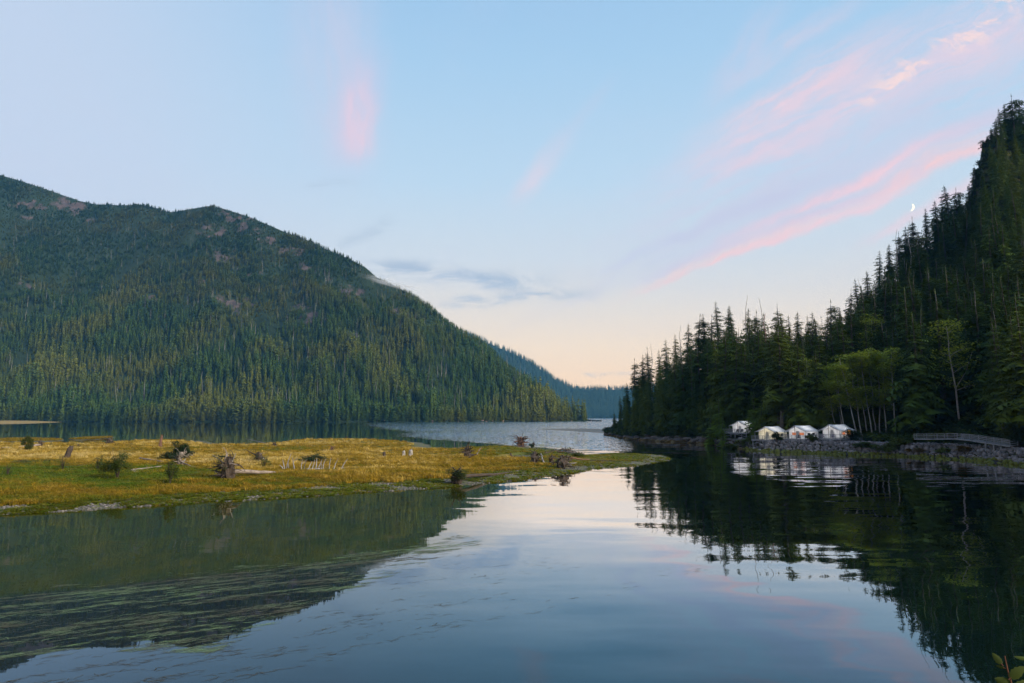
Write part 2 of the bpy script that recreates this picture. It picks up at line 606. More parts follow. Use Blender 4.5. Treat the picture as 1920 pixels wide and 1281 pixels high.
def hill_mat(t):
    p = pos(t)
    n = t.noise(p, 0.08, 5, 0.65); f = t.noise(p, 1.1, 4, 0.65)
    veg = t.mix(n, (0.012, 0.016, 0.008), (0.035, 0.035, 0.014))
    a = t.new('ShaderNodeAttribute', attribute_name='rock')
    rock = t.mix(f, (0.016, 0.015, 0.016), (0.05, 0.045, 0.045))
    z = t.xyz(p)[2]
    veg = t.mix(t.mr(z, 1.2, 0.4), veg, rock)
    return principled(t, t.mix(a.outputs['Fac'], veg, rock), 0.95, 0.1, bump(t, f, 0.5, 0.4))


M['hill'] = mat('hill_ground', hill_mat)


def sand_mat(t):
    n = t.noise(pos(t), 0.5, 4, 0.6)
    return principled(t, t.mix(n, (0.20, 0.14, 0.05), (0.32, 0.23, 0.095)), 0.95, 0.1)


M['sand'] = mat('beach_sand', sand_mat)
M['gravel_bar'] = mat('gravel_bar_ground', lambda t: principled(t, t.mix(t.noise(pos(t), 1.2, 4, .7), (0.16, 0.14, 0.11), (0.32, 0.28, 0.22)), 0.9, 0.2))


def eel_mat(t):
    a = t.new('ShaderNodeAttribute', attribute_name='tint')
    c = t.ramp(a.outputs['Fac'], [(0, (0.045, 0.032, 0.018)), (0.4, (0.09, 0.085, 0.045)), (0.65, (0.12, 0.18, 0.09)), (1, (0.19, 0.30, 0.10))])
    return principled(t, c, 0.6, 0.3)


M['eelgrass'] = mat('eelgrass_blades', eel_mat)


# water: calm near the spit, wind ruffled in the channel
def water_mat(t):
    p = pos(t)
    x, y, z = t.xyz(p)
    # edge of the ruffled water: x as a function of y
    pts = [(150, 60), (168, 34), (190, 14), (212, 0), (245, -18), (275, -36), (330, -52), (417, -68), (540, -108), (663, -146), (900, -205), (1000, -230)]
    xb = t.ramp(t.m('DIVIDE', y, 1000.0), [(a / 1000, ((b + 250) / 400,) * 3) for a, b in pts])
    xb = t.m('SUBTRACT', t.m('MULTIPLY', xb, 400.0), 250.0)
    en = t.noise(t.v('MULTIPLY', p, (0.03, 0.012, 0)), 1.0, 4, 0.7)
    dd = t.m('ADD', t.m('SUBTRACT', x, xb), t.m('MULTIPLY', t.m('SUBTRACT', en, 0.5), 34.0))
    soft = t.m('MULTIPLY', y, 0.035)
    k = t.mr(t.m('DIVIDE', dd, soft), -0.6, 1.0)
    k = t.m('MULTIPLY', k, t.mr(y, 158.0, 190.0))
    right = t.mr(t.m('DIVIDE', x, t.m('MAXIMUM', y, 1.0)), 0.20, 0.13)
    k = t.m('MULTIPLY', k, t.m('MAXIMUM', right, t.mr(y, 300, 420)))
    gust = t.mr(t.noise(t.v('MULTIPLY', p, (0.012, 0.02, 0)), 1.0, 3, 0.6), 0.3, 0.6, 0.75, 1.0)
    k = t.m('MULTIPLY', k, gust)
    half = (0.5, 0.5, 0.5)
    swell = t.v('SUBTRACT', t.noise(t.v('MULTIPLY', p, (0.10, 0.32, 0)), 1.0, 2, 0.45, out='Color'), half)
    rip = t.v('SUBTRACT', t.noise(t.v('MULTIPLY', p, (0.7, 2.2, 0)), 1.0, 3, 0.6, out='Color'), half)
    rest = t.mr(t.noise(t.v('MULTIPLY', p, (0.05, 0.05, 0)), 1.0, 2, 0.5), 0.35, 0.65, 0.25, 1.0)
    wind = t.v('SUBTRACT', t.noise(t.v('MULTIPLY', p, (0.9, 1.6, 0)), 1.0, 3, 0.6, out='Color'), half)
    nearr = t.mr(x, -12.0, 14.0, 0.4, 2.3)
    s1 = t.v('SCALE', swell, scale=t.m('MULTIPLY', t.m('MULTIPLY', rest, nearr), 0.055))
    s2 = t.v('SCALE', rip, scale=t.m('MULTIPLY', rest, 0.020))
    mid = t.v('SUBTRACT', t.noise(t.v('MULTIPLY', p, (0.22, 0.85, 0)), 1.0, 2, 0.5, out='Color'), half)
    s2 = t.v('ADD', s2, t.v('SCALE', mid, scale=t.m('MULTIPLY', t.m('MULTIPLY', rest, t.mr(x, 2.0, 18.0, 0.15, 1.0)), 0.055)))
    s3 = t.v('SCALE', wind, scale=t.m('MULTIPLY', k, 2.0))
    sm = t.v('ADD', t.v('ADD', s1, s2), s3)
    nrm = t.v('NORMALIZE', t.v('ADD', t.v('MULTIPLY', sm, (0.6, 1.0, 0.0)), (0, 0, 1)))
    # shallows: olive bottom off the spit, brown weed bed nearer
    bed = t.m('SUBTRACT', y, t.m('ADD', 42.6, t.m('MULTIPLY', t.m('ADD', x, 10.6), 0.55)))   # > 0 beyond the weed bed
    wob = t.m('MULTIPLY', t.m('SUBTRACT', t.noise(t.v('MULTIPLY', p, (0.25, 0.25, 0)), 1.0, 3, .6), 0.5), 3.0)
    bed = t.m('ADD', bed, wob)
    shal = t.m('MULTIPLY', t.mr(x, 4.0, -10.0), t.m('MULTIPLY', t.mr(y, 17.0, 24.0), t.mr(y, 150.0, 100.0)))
    deep = t.mix(t.mr(y, 120, 200), (0.004, 0.010, 0.006), (0.006, 0.020, 0.018))
    bot = t.mix(t.mr(t.noise(t.v('MULTIPLY', p, (0.5, 0.25, 0)), 1.0, 4, .65), .35, .65), (0.046, 0.046, 0.003), (0.024, 0.034, 0.006))
    body = t.mix(shal, deep, t.mix(t.mr(bed, -1.0, 1.0), (0.012, 0.010, 0.005), bot))
    df = t.new('ShaderNodeBsdfDiffuse'); t.put(df.inputs[0], body)
    gl = t.new('ShaderNodeBsdfGlossy'); gl.inputs['Roughness'].default_value = 0.0
    t.put(gl.inputs['Normal'], nrm)
    fr = t.new('ShaderNodeFresnel'); fr.inputs['IOR'].default_value = 1.36
    t.put(fr.inputs['Normal'], nrm)
    fac = t.mr(fr.outputs[0], 0.085, 0.44, 0.06, 0.97, smooth=False)
    fac = t.m('MAXIMUM', fac, t.m('MULTIPLY', k, 0.82))  # reflection strength raised across ruffled water so the channel looks brighter
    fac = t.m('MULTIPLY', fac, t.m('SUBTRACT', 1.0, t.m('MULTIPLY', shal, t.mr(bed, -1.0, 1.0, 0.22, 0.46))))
    t.put(gl.inputs['Color'], t.mix(t.mr(fr.outputs[0], 0.10, 0.42), (0.44, 0.76, 1.0), (0.99, 0.98, 0.99)))  # blue put into the reflection colour at steeper views, for bluer near water
    mx = t.new('ShaderNodeMixShader'); t.put(mx.inputs[0], fac)
    t.l.new(df.outputs[0], mx.inputs[1]); t.l.new(gl.outputs[0], mx.inputs[2])
    return mx.outputs[0]


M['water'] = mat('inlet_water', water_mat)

# ------------------------------------------------------------------ setting: water
wb = MB().add([(-4300, -600, 0), (4300, -600, 0), (4300, 4900, 0), (-4300, 4900, 0)], [(0, 1, 2, 3)])
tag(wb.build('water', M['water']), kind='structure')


# ------------------------------------------------------------------ setting: terrain built along the shores
class Land:
    """land between a shoreline and a ridge line; columns are bearings a = x / y"""

    def __init__(s, px, shore_py, ridge_y, ridge_z, zmin=-1.0):
        P = [W(a, b) for a, b in zip(px, shore_py)]
        s.a = np.array([q[0] / q[1] for q in P]); s.sy = np.array([q[1] for q in P])
        s.ry = np.array(ridge_y, float); s.rz = np.array(ridge_z, float)

    def col(s, a):
        return np.interp(a, s.a, s.sy), np.interp(a, s.a, s.ry), np.interp(a, s.a, s.rz)


# the long wooded mountain across the inlet
sky_px = [-900, -500, -200, 0, 40, 80, 120, 150, 200, 240, 280, 300, 330, 370, 400, 450, 500, 560, 600, 650, 680, 700, 720, 760, 800, 840, 880, 920, 960, 1000, 1040, 1080, 1110, 1128]
sky_py = [330, 250, 275, 331, 343, 356, 369, 375, 377, 376, 387, 390, 385, 378, 383, 398, 418, 443, 458, 478, 493, 511, 518, 538, 563, 593, 618, 643, 671, 700, 733, 760, 778, 788]
mpx = np.array(sky_px, float)
m_shore = np.interp(mpx, [-900, 0, 500, 800, 1000, 1128], [792.0, 791.0, 791.2, 791.0, 790.4, 789.8])
m_ry = np.interp(mpx, [-900, 0, 300, 700, 900, 1128], [1900, 2050, 2050, 1780, 1600, 1330])
m_rz = []
for a, b, yy in zip(mpx, sky_py, m_ry):
    th = np.interp(a, [0, 700, 900, 1128], [15, 15, 20, 24])
    m_rz.append(max(D(a, b, yy)[2] - th, 0.5))
MT = Land(mpx, m_shore, m_ry, m_rz)


def mt_z(a, v, x, y):
    sy, ry, rz = MT.col(a)
    vv = np.clip(v, 0, 1)
    z = rz * (0.25 * vv ** 1.6 + 0.75 * vv) + 1.2 * np.clip(vv * 60, 0, 1)
    env = np.sin(np.pi * vv) ** 0.8
    zlow = z * 0.45 + 1.2 * np.clip(vv * 60, 0, 1)
    z = z + env * np.clip(rz / 300, 0, 1) * (58 * fbm(x / 260 + y / 700, y / 380, 4, 3) + 44 * fbm(x / 120 + 0.0045 * y, y / 700, 3, 9))
    z = np.maximum(z, zlow)
    back = np.clip(v - 1, 0, None)
    return z - rz * back * 0.9 - 0.8 * (v <= 0)


ROCKS = [(135, 385, 30, 10), (155, 405, 16, 14), (50, 407, 14, 5), (405, 385, 20, 10), (440, 405, 26, 14), (395, 432, 30, 10), (505, 452, 18, 7), (518, 470, 12, 9), (420, 480, 26, 12),
         (435, 575, 18, 16), (465, 565, 10, 8), (575, 503, 10, 8), (605, 515, 11, 8), (575, 588, 28, 14), (660, 548, 24, 8), (745, 585, 16, 6), (980, 702, 16, 10),
         (995, 715, 14, 8), (45, 536, 14, 6), (290, 560, 12, 5), (60, 385, 40, 6), (470, 430, 22, 8), (550, 470, 22, 6), (1000, 700, 10, 16), (470, 510, 20, 7), (385, 530, 14, 5), (660, 625, 12, 6)]


def rockness(x, y, z):
    px, py = proj(x, y, z)
    k = np.zeros(np.shape(x))
    for (a, b, rx, ry) in ROCKS:
        k = np.maximum(k, np.exp(-(((px - a - (py - b) * .9) / (1.35 * rx)) ** 2 + ((py - b) / (1.7 * ry)) ** 2) ** 1.1))
    wob = 0.55 + 0.9 * fbm(px / 9 + py / 14, py / 6, 3, 90)
    return np.clip(k * wob * 0.95, 0, 1)


nu, nv = 420, 130
aa = np.linspace(MT.a[0], MT.a[-1], nu)
vvv = np.concatenate([[0.0], np.linspace(0.004, 1.0, nv - 9), np.linspace(1.05, 1.6, 8)])
A, V = np.meshgrid(aa, vvv, indexing='ij')
sy, ry, rz = MT.col(A)
Y = sy + (ry - sy) * V
X = A * Y
Z = mt_z(A, V, X, Y)
me = np_mesh('mountain', np.stack([X, Y, Z], -1).reshape(-1, 3), grid_faces(nu, len(vvv)), M['mountain'], True,
             {'rock': rockness(X, Y, Z).ravel()})
tag(link('mountain', me), 'long forested mountain slope across the inlet', kind='structure')

# the blue hill at the far end of the inlet
fpx = np.array([840, 900, 935, 960, 1000, 1040, 1070, 1090, 1130, 1185, 1260, 1400, 1700], float)
f_sk = [605, 630, 645, 655, 676, 704, 720, 725, 724, 725, 712, 690, 690]
f_ry = np.full(len(fpx), 4200.0)
f_rz = [max(D(a, b, 4200)[2] - 22, 1) for a, b in zip(fpx, f_sk)]
FH = Land(fpx, np.full(len(fpx), 784.4), f_ry, f_rz)
nu2, nv2 = 90, 40
aa2 = np.linspace(FH.a[0], FH.a[-1], nu2); v2 = np.linspace(0, 1.4, nv2)
A2, V2 = np.meshgrid(aa2, v2, indexing='ij')


def fh_z(a, v, x, y):
    sy, ry, rz = FH.col(a)
    vv = np.clip(v, 0, 1)
    return rz * vv + np.sin(np.pi * vv) * 22 * fbm(x / 160, y / 500, 3, 5) - 0.9 * rz * np.clip(v - 1, 0, None) - 0.8 * (v <= 0)


sy2, ry2, _ = FH.col(A2)
Y2 = sy2 + (ry2 - sy2) * V2; X2 = A2 * Y2
me = np_mesh('far_hill', np.stack([X2, Y2, fh_z(A2, V2, X2, Y2)], -1).reshape(-1, 3), grid_faces(nu2, nv2), M['mountain'], True, {'rock': np.zeros(A2.size)})
tag(link('far_hill', me), 'hazy blue hill closing the far end of the inlet', kind='structure')

# the steep wooded hill and point on the near right shore
hpx = np.array([1131, 1150, 1175, 1200, 1250, 1300, 1335, 1380, 1430, 1500, 1560, 1640, 1700, 1760, 1800, 1850, 1890, 1920, 2000, 2200, 2600], float)
h_sh = [815.5, 818.5, 823, 825.5, 828.5, 831, 835, 840.5, 846.5, 849.5, 851.5, 854.5, 857, 860, 862, 866, 869.5, 874, 885, 915, 960]
SKX = [1131, 1150, 1165, 1185, 1200, 1215, 1245, 1290, 1345, 1400, 1460, 1500, 1555, 1600, 1612, 1650, 1690, 1712, 1745, 1780, 1808, 1830, 1850, 1875, 1890, 1920, 2100, 2600]
SKY = [812, 775, 738, 705, 668, 660, 650, 602, 574, 580, 575, 592, 568, 545, 524, 470, 440, 424, 385, 352, 352, 315, 255, 205, 182, 185, 330, 690]  # unseen end of the ridge kept low so sun reaches the tents
h_ry = np.interp(hpx, [1131, 1150, 1185, 1250, 1350, 1460, 1560, 1650, 1750, 1850, 1920, 2600], [331, 336, 345, 335, 310, 292, 300, 320, 335, 342, 345, 360])
h_rz = []
for a, yy in zip(hpx, h_ry):
    top = D(a, np.interp(a, SKX, SKY), yy)[2]
    th = np.interp(a, [1131, 1150, 1185, 1250, 1500, 1700, 1800, 1850, 1890, 1920], [3, 8, 22, 30, 32, 28, 30, 46, 26, 20])
    h_rz.append(max(top - th, 1.5))
HL = Land(hpx, h_sh, h_ry, h_rz)


def hill_z(x, y):
    x = np.asarray(x, float); y = np.asarray(y, float)
    a = x / np.maximum(y, 1)
    sy, ry, rz = HL.col(a)
    d = (y - sy) * np.sqrt(1 + a * a)
    dr = np.maximum((ry - sy) * np.sqrt(1 + a * a), 2)
    pt = np.interp(a, [HL.a[0], (1200 - 960) / F, (1345 - 960) / F, 3], [0.7, 1.4, 2.5, 2.5])
    ds = np.interp(a, [HL.a[0], (1300 - 960) / F, (1370 - 960) / F, (1640 - 960) / F, (1720 - 960) / F, 3], [3, 6, 24, 26, 12, 10])
    ds = np.minimum(ds, dr * 0.6)
    z = pt * np.clip(d / 5.0, -0.4, 1)
    k = np.clip((d - ds) / np.maximum(dr - ds, 1), 0, 1)
    z = z + 0.02 * np.clip(d - 5, 0, ds) + (rz - pt) * (0.7 * k + 0.3 * k ** 2.2)
    z = z + np.sin(np.pi * k) * np.clip(rz / 60, 0, 1) * 5 * fbm(x / 26, y / 40, 4, 21)
    return np.where(d > dr, z - 0.35 * (d - dr), z)


def hill_rock(x, y, z):
    px, py = proj(x, y, z)
    k = np.exp(-(((px - 1822 + (py - 370) * .35) / 8) ** 2 + ((py - 365) / 30) ** 2) ** 1.5)
    return k


nu3 = 240
aa3 = np.concatenate([np.linspace(HL.a[0], (1920 - 960) / F, 190), np.linspace((1930 - 960) / F, HL.a[-1], 50)])
v3 = np.concatenate([[-0.02, 0, 0.01, 0.02, 0.03, 0.045, 0.06], np.linspace(0.08, 1.0, 56), [1.06, 1.15, 1.3]])
A3, V3 = np.meshgrid(aa3, v3, indexing='ij')
sy3, ry3, _ = HL.col(A3)
Y3 = sy3 + (ry3 - sy3) * V3; X3 = A3 * Y3
Z3 = hill_z(X3, Y3)
me = np_mesh('wooded_hill', np.stack([X3, Y3, Z3], -1).reshape(-1, 3), grid_faces(len(aa3), len(v3)), M['hill'], True, {'rock': hill_rock(X3, Y3, Z3).ravel()})
tag(link('wooded_hill', me), 'steep dark wooded hill rising behind the tents', kind='structure')

# ------------------------------------------------------------------ setting: the low grassy spit
def pw(lst, z=0.0):
    return [tuple(W(a, b, z)[:2]) for a, b in lst]


front_edge = pw([(-420, 1016), (-200, 988), (0, 965), (150, 957), (300, 947), (400, 940), (500, 935), (600, 929), (700, 922), (800, 916), (860, 911), (920, 905), (980, 900), (1015, 893),
                 (1060, 889), (1085, 886), (1100, 881), (1150, 877), (1190, 874), (1222, 869), (1250, 863), (1256, 859)], 0.02)
back_edge = pw([(1240, 851), (1190, 848), (1140, 848), (1112, 849.5), (1098, 851), (1080, 847.5), (1050, 843), (1010, 838.5), (960, 834.5), (900, 835.5), (850, 838), (815, 841)], 0.35) + \
            pw([(812, 835), (806, 830), (790, 826), (740, 822.5), (650, 820), (560, 822), (520, 825), (480, 829), (440, 831.5), (415, 831), (408, 827), (380, 823), (300, 822), (225, 824),
                (190, 828), (120, 829), (0, 829), (-250, 827), (-700, 826)], 0.75)
SPIT = [np.array(front_edge + back_edge)]
POOL = np.array(pw([(935, 861), (955, 857), (985, 853.5), (1010, 856), (1003, 859.5), (975, 860.5)], 0.25))
ISLETS = [np.array(pw([(-300, 827), (-300, 820), (0, 820.5), (60, 819.5), (118, 821), (120, 824), (60, 826)], 0.55)),
          np.array(pw([(125, 821.5), (160, 818.5), (212, 817), (214, 819), (180, 822), (140, 823)], 0.55))]


def sdist(poly, x, y):
    """signed distance to a polygon, positive inside"""
    n = len(poly)
    dmin = np.full(x.shape, 1e9); ins = np.zeros(x.shape, bool)
    for i in range(n):
        x0, y0 = poly[i]; x1, y1 = poly[(i + 1) % n]
        ex, ey = x1 - x0, y1 - y0
        t = np.clip(((x - x0) * ex + (y - y0) * ey) / (ex * ex + ey * ey + 1e-9), 0, 1)
        dmin = np.minimum(dmin, np.hypot(x - x0 - t * ex, y - y0 - t * ey))
        c = ((y0 > y) != (y1 > y)) & (x < (x1 - x0) * (y - y0) / (y1 - y0 + 1e-12) + x0)
        ins ^= c
    return np.where(ins, dmin, -dmin)


def spit_z(x, y):
    x = np.asarray(x, float); y = np.asarray(y, float)
    d = sdist(SPIT[0], x, y)
    n = fbm(x / 5, y / 5, 4, 31)
    d = d + 0.9 * fbm(x / 2.6, y / 2.6, 3, 77)
    px = x / np.maximum(y, 1)
    top = np.interp(px, [-0.5, 0.0, 0.12, 0.24], [0.85, 0.7, 0.5, 0.32])
    z = np.where(d < 0, np.maximum(0.12 * d, -0.5), np.minimum(0.055 * d, 0.3) + (top - 0.3) * np.clip((d - 5.5) / 8, 0, 1))
    z = z + np.clip(d / 6, 0, 1) * (0.10 * n + 0.12 * fbm(x / 22, y / 14, 3, 8))
    dp = sdist(POOL, x, y)
    z = np.where(dp > -2.0, np.minimum(z, 0.16 - 0.12 * (dp + 0.6)), z)
    return z


def patch(name, x0, x1, y0, y1, step, fz, material, label):
    xs = np.arange(x0, x1 + step, step); ys = np.arange(y0, y1 + step, step)
    X_, Y_ = np.meshgrid(xs, ys, indexing='ij')
    Z_ = fz(X_, Y_)
    Q = grid_faces(len(xs), len(ys))
    zq = Z_.ravel()[Q].max(1)
    Q = Q[zq > -0.34]
    used = np.unique(Q); remap = np.zeros(X_.size, np.int32); remap[used] = np.arange(len(used))
    VV = np.stack([X_, Y_, Z_], -1).reshape(-1, 3)[used]
    return tag(link(name, np_mesh(name, VV, remap[Q], material, True)), label, kind='structure')


patch('grass_spit', -290, 52, 54, 320, 0.9, spit_z, M['spit'], 'low golden grass spit running out into the inlet')
for i, poly in enumerate(ISLETS):
    lo, hi = poly.min(0) - 3, poly.max(0) + 3
    fz = lambda x, y, poly=poly: np.where((d_ := sdist(poly, x, y) + 0.8 * fbm(x / 4, y / 4, 2, 5)) < 0, np.maximum(0.1 * d_, -0.5), np.minimum(0.12 * d_, 0.35))
    patch('grass_islet', max(lo[0], -330), hi[0], lo[1], hi[1], 1.2, fz, M['spit'], ('long flat grass islet behind the spit', 'small narrow grass islet behind the spit')[i])

# gravel bar in the ruffled channel, beach strip under the mountain
bar = np.array(pw([(990, 805), (1040, 803.5), (1090, 803.5), (1140, 804), (1150, 812), (1128, 813.5), (1090, 810), (1040, 807)], 0.05))
lo, hi = bar.min(0) - 4, bar.max(0) + 4
patch('gravel_bar', lo[0], hi[0], lo[1], hi[1], 2.0,
      lambda x, y: np.where((d_ := sdist(bar, x, y) + 5 * fbm(x / 7, y / 14, 3, 6) - 3.2) < 0, np.maximum(0.1 * d_, -0.5), np.minimum(0.02 * d_, 0.12)), M['gravel_bar'], 'thin gravel bar breaking the ruffled channel')
bch = np.array(pw([(-600, 797), (0, 793.2), (60, 793), (118, 791.6), (60, 790.4), (-600, 789)], 0.0))
lo, hi = bch.min(0) - 4, bch.max(0) + 4
patch('beach', lo[0], hi[0], lo[1], hi[1], 6.0,
      lambda x, y: np.where((d_ := sdist(bch, x, y) + 4 * fbm(x / 30, y / 30, 2, 5)) < 0, np.maximum(0.1 * d_, -0.5), np.minimum(0.06 * d_, 2.2)), M['sand'], 'narrow tan beach under the mountain forest')

# bank under the camera, below the frame
xs = np.linspace(-30, 30, 31); ys = np.linspace(-40, 11, 27)
BX, BY = np.meshgrid(xs, ys, indexing='ij')
BZ = np.interp(BY, [-40, 1.0, 3.0, 6, 9.5, 11], [7.6, 7.1, 6.5, 3.6, -0.2, -0.6]) + 0.25 * fbm(BX / 3, BY / 3, 3, 2)
me = np_mesh('near_bank', np.stack([BX, BY, BZ], -1).reshape(-1, 3), grid_faces(31, 27), M['hill'], True, {'rock': np.zeros(BX.size)})
tag(link('near_bank', me), kind='structure')

# ------------------------------------------------------------------ haze: blue evening air
hz = MB().box(-4400, 4400, -700, 5000, -2.5, 1000)
M['haze'] = None


def haze_mat():
    m = bpy.data.materials.new('evening_haze')
    m.use_nodes = True
    m.node_tree.nodes.clear()
    t = NT(m.node_tree)
    v = t.new('ShaderNodeVolumePrincipled')
    v.inputs['Color'].default_value = (0.14, 0.50, 1.0, 1)
    v.inputs['Density'].default_value = 0.00005
    v.inputs['Anisotropy'].default_value = 0.0
    t.l.new(v.outputs[0], t.new('ShaderNodeOutputMaterial').inputs['Volume'])
    return m


tag(hz.build('haze', haze_mat()), 'thin blue evening haze over the inlet', 'haze', kind='stuff')


# wisp of mist lying on the ridge
def mist_mat():
    m = bpy.data.materials.new('ridge_mist')
    m.use_nodes = True
    m.node_tree.nodes.clear()
    t = NT(m.node_tree)
    v = t.new('ShaderNodeVolumePrincipled')
    v.inputs['Color'].default_value = (0.92, 0.95, 1.0, 1)
    o_ = objc(t)
    r_ = t.v('LENGTH', o_)
    n_ = t.noise(t.v('MULTIPLY', o_, (1.6, 1.6, 2.6)), 1.3, 4, 0.6)
    d_ = t.m('MULTIPLY', t.mr(r_, 1.0, 0.15), t.mr(n_, 0.38, 0.66))
    t.put(v.inputs['Density'], t.m('MULTIPLY', d_, 0.022))
    t.l.new(v.outputs[0], t.new('ShaderNodeOutputMaterial').inputs['Volume'])
    return m


import bmesh
bm = bmesh.new()
bmesh.ops.create_icosphere(bm, subdivisions=3, radius=1.0)
me = bpy.data.meshes.new('ridge_mist'); bm.to_mesh(me); bm.free()
me.materials.append(mist_mat())
m0, m1 = Vector(D(676, 516, 1700)), Vector(D(800, 548, 1610))
mo_ = link('ridge_mist', me)
mo_.location = (m0 + m1) / 2
mo_.rotation_euler = (m1 - m0).to_track_quat('X', 'Z').to_euler()
mo_.scale = ((m1 - m0).length * .56, 60, 13)
tag(mo_, 'pale wisp of mist lying on the mountain ridge', 'mist', kind='stuff')


# ------------------------------------------------------------------ scatter of uncountable stuff
def scatter(name, P, S, rot, protos, label, cat, tint=None, tilt=None):
    """one object that scatters light copies of a few prototype meshes"""
    n = len(P)
    c = bpy.data.collections.new(name + '_sources')
    for k, me_ in enumerate(protos):
        c.objects.link(bpy.data.objects.new('%s_source_%02d' % (name, k), me_))
    me = bpy.data.meshes.new(name)
    me.vertices.add(n)
    me.vertices.foreach_set('co', np.asarray(P, np.float32).ravel())
    S = np.asarray(S, np.float32)
    if S.ndim == 1:
        S = np.repeat(S[:, None], 3, 1)
    e = np.zeros((n, 3), np.float32)
    e[:, 2] = rot
    if tilt is not None:
        e[:, 0] = tilt[:, 0]; e[:, 1] = tilt[:, 1]
    for nm, arr, ty, key in (('scl', S, 'FLOAT_VECTOR', 'vector'), ('eul', e, 'FLOAT_VECTOR', 'vector')):
        at = me.attributes.new(nm, ty, 'POINT'); at.data.foreach_set(key, arr.ravel())
    at = me.attributes.new('idx', 'INT', 'POINT'); at.data.foreach_set('value', RNG.integers(0, len(protos), n).astype(np.int32))
    at = me.attributes.new('tint', 'FLOAT', 'POINT'); at.data.foreach_set('value', np.asarray(tint if tint is not None else np.zeros(n), np.float32))
    o = link(name, me)
    ng = bpy.data.node_groups.new(name + '_scatter', 'GeometryNodeTree')
    ng.interface.new_socket('Geometry', in_out='INPUT', socket_type='NodeSocketGeometry')
    ng.interface.new_socket('Geometry', in_out='OUTPUT', socket_type='NodeSocketGeometry')
    N, L = ng.nodes, ng.links
    gi, go = N.new('NodeGroupInput'), N.new('NodeGroupOutput')
    m2p = N.new('GeometryNodeMeshToPoints')
    ci = N.new('GeometryNodeCollectionInfo')
    ci.inputs['Collection'].default_value = c
    ci.inputs['Separate Children'].default_value = True
    ci.inputs['Reset Children'].default_value = True
    iop = N.new('GeometryNodeInstanceOnPoints')
    iop.inputs['Pick Instance'].default_value = True

    def na(nm, ty):
        q = N.new('GeometryNodeInputNamedAttribute'); q.data_type = ty; q.inputs['Name'].default_value = nm
        return q.outputs['Attribute']
    L.new(gi.outputs[0], m2p.inputs[0]); L.new(m2p.outputs[0], iop.inputs['Points'])
    L.new(ci.outputs[0], iop.inputs['Instance'])
    L.new(na('idx', 'INT'), iop.inputs['Instance Index'])
    e2r = N.new('FunctionNodeEulerToRotation')
    L.new(na('eul', 'FLOAT_VECTOR'), e2r.inputs[0]); L.new(e2r.outputs[0], iop.inputs['Rotation'])
    L.new(na('scl', 'FLOAT_VECTOR'), iop.inputs['Scale'])
    L.new(iop.outputs[0], go.inputs[0])
    md = o.modifiers.new('scatter', 'NODES'); md.node_group = ng
    return tag(o, label, cat, kind='stuff')


# ------------------------------------------------------------------ conifers
def conifer(seed, H=30.0, r=3.6, base=0.12, whorl=0.6, per=6, stations=5, gap=0.0, droop=0.45, shape=0.8, lean=0.0, cut=0.992):
    """returns (trunk MB, crown MB); needle sprays on drooping branches round a tapered trunk"""
    rg = random.Random(seed)
    tr, cr = MB(), MB()
    n = 9
    path = [Vector((lean * H * (i / n) ** 2 + rg.uniform(-.1, .1) * (0 < i < n), rg.uniform(-.1, .1) * (0 < i < n), H * i / n)) for i in range(n + 1)]
    tr.tube(path, [0.0135 * H * (1 - i / n) ** 0.85 + 0.02 for i in range(n + 1)], 7, 0.06, rg)

    def axis(z):
        t = z / H * n
        i = min(int(t), n - 1)
        return path[i].lerp(path[i + 1], t - i)
    z = H * base
    clump = [rg.uniform(0.6, 1.25) for _ in range(12)]
    while z < H * cut:
        t = (z / H - base) / (1 - base)
        prof = (1 - t) ** shape * min(1, 0.45 + t * 4.0) + 0.03
        k = per if t < 0.85 else max(3, per - 2)
        off = rg.uniform(0, 6.28)
        for b in range(k):
            az = off + 6.283 * b / k + rg.uniform(-.5, .5)
            cl = clump[int((az % 6.283) / 6.283 * 6) % 6 + (6 if int(t * 7) % 2 else 0)]
            L = r * prof * (rg.uniform(0.65, 1.2) if t < .5 else rg.uniform(0.25, 1.45)) * cl
            if rg.random() < max(gap * (1 - t * 0.6), .32 * (t > .6) * (t < .96)) or L < 0.1:
                if rg.random() < 0.35 and L > 0.4:
                    p0 = axis(z)
                    tr.tube([p0, p0 + Vector((math.cos(az) * L * .6, math.sin(az) * L * .6, rg.uniform(-.3, .3)))], [0.05, 0.015], 3, 0, rg, False)
                continue
            p0 = axis(z)
            o = Vector((math.cos(az), math.sin(az), 0)); s = Vector((-o.y, o.x, 0))
            up = 0.25 * (t - 0.35) + rg.uniform(-.08, .08)
            dr = droop * rg.uniform(0.6, 1.35) * (1.15 - 0.6 * t)

            def bp(q):
                return p0 + o * (L * q) + Vector((0, 0, L * (up * q - dr * q * q)))
            m = max(2, stations if L > 0.9 else 3)
            wmax = 0.42 * L + 0.28
            for j in range(m):
                q0 = 0.12 + 0.80 * j / m
                a_ = bp(q0); tip0 = bp(min(q0 + 0.30, 1.0))
                wd = wmax * (1 - 0.55 * q0) * rg.uniform(0.7, 1.3)
                hang = Vector((0, 0, -wd * rg.uniform(0.15, 0.75)))
                c_ = bp(min(q0 + 0.16, 1))
                for sg in (-1, 1):
                    e_ = tip0.lerp(a_, 0.35) + s * (sg * wd) + hang * rg.uniform(.6, 1.3)
                    cr.add([a_, c_, e_], [(0, 1, 2)])
            e0, e1 = bp(0.8), bp(1.06)
            cr.add([bp(0.1) , e0 + s * 0.12, e1, e0 - s * 0.12], [(0, 1, 2, 3)])
        z += whorl * rg.uniform(0.75, 1.3) * (1.0 - 0.35 * t)
    # leader
    cr.add([axis(H * .96) + Vector((0.16, 0, 0)), axis(H * .96) - Vector((0.16, 0, 0)), axis(H) + Vector((0, 0, 0.5))], [(0, 1, 2)])
    return tr, cr


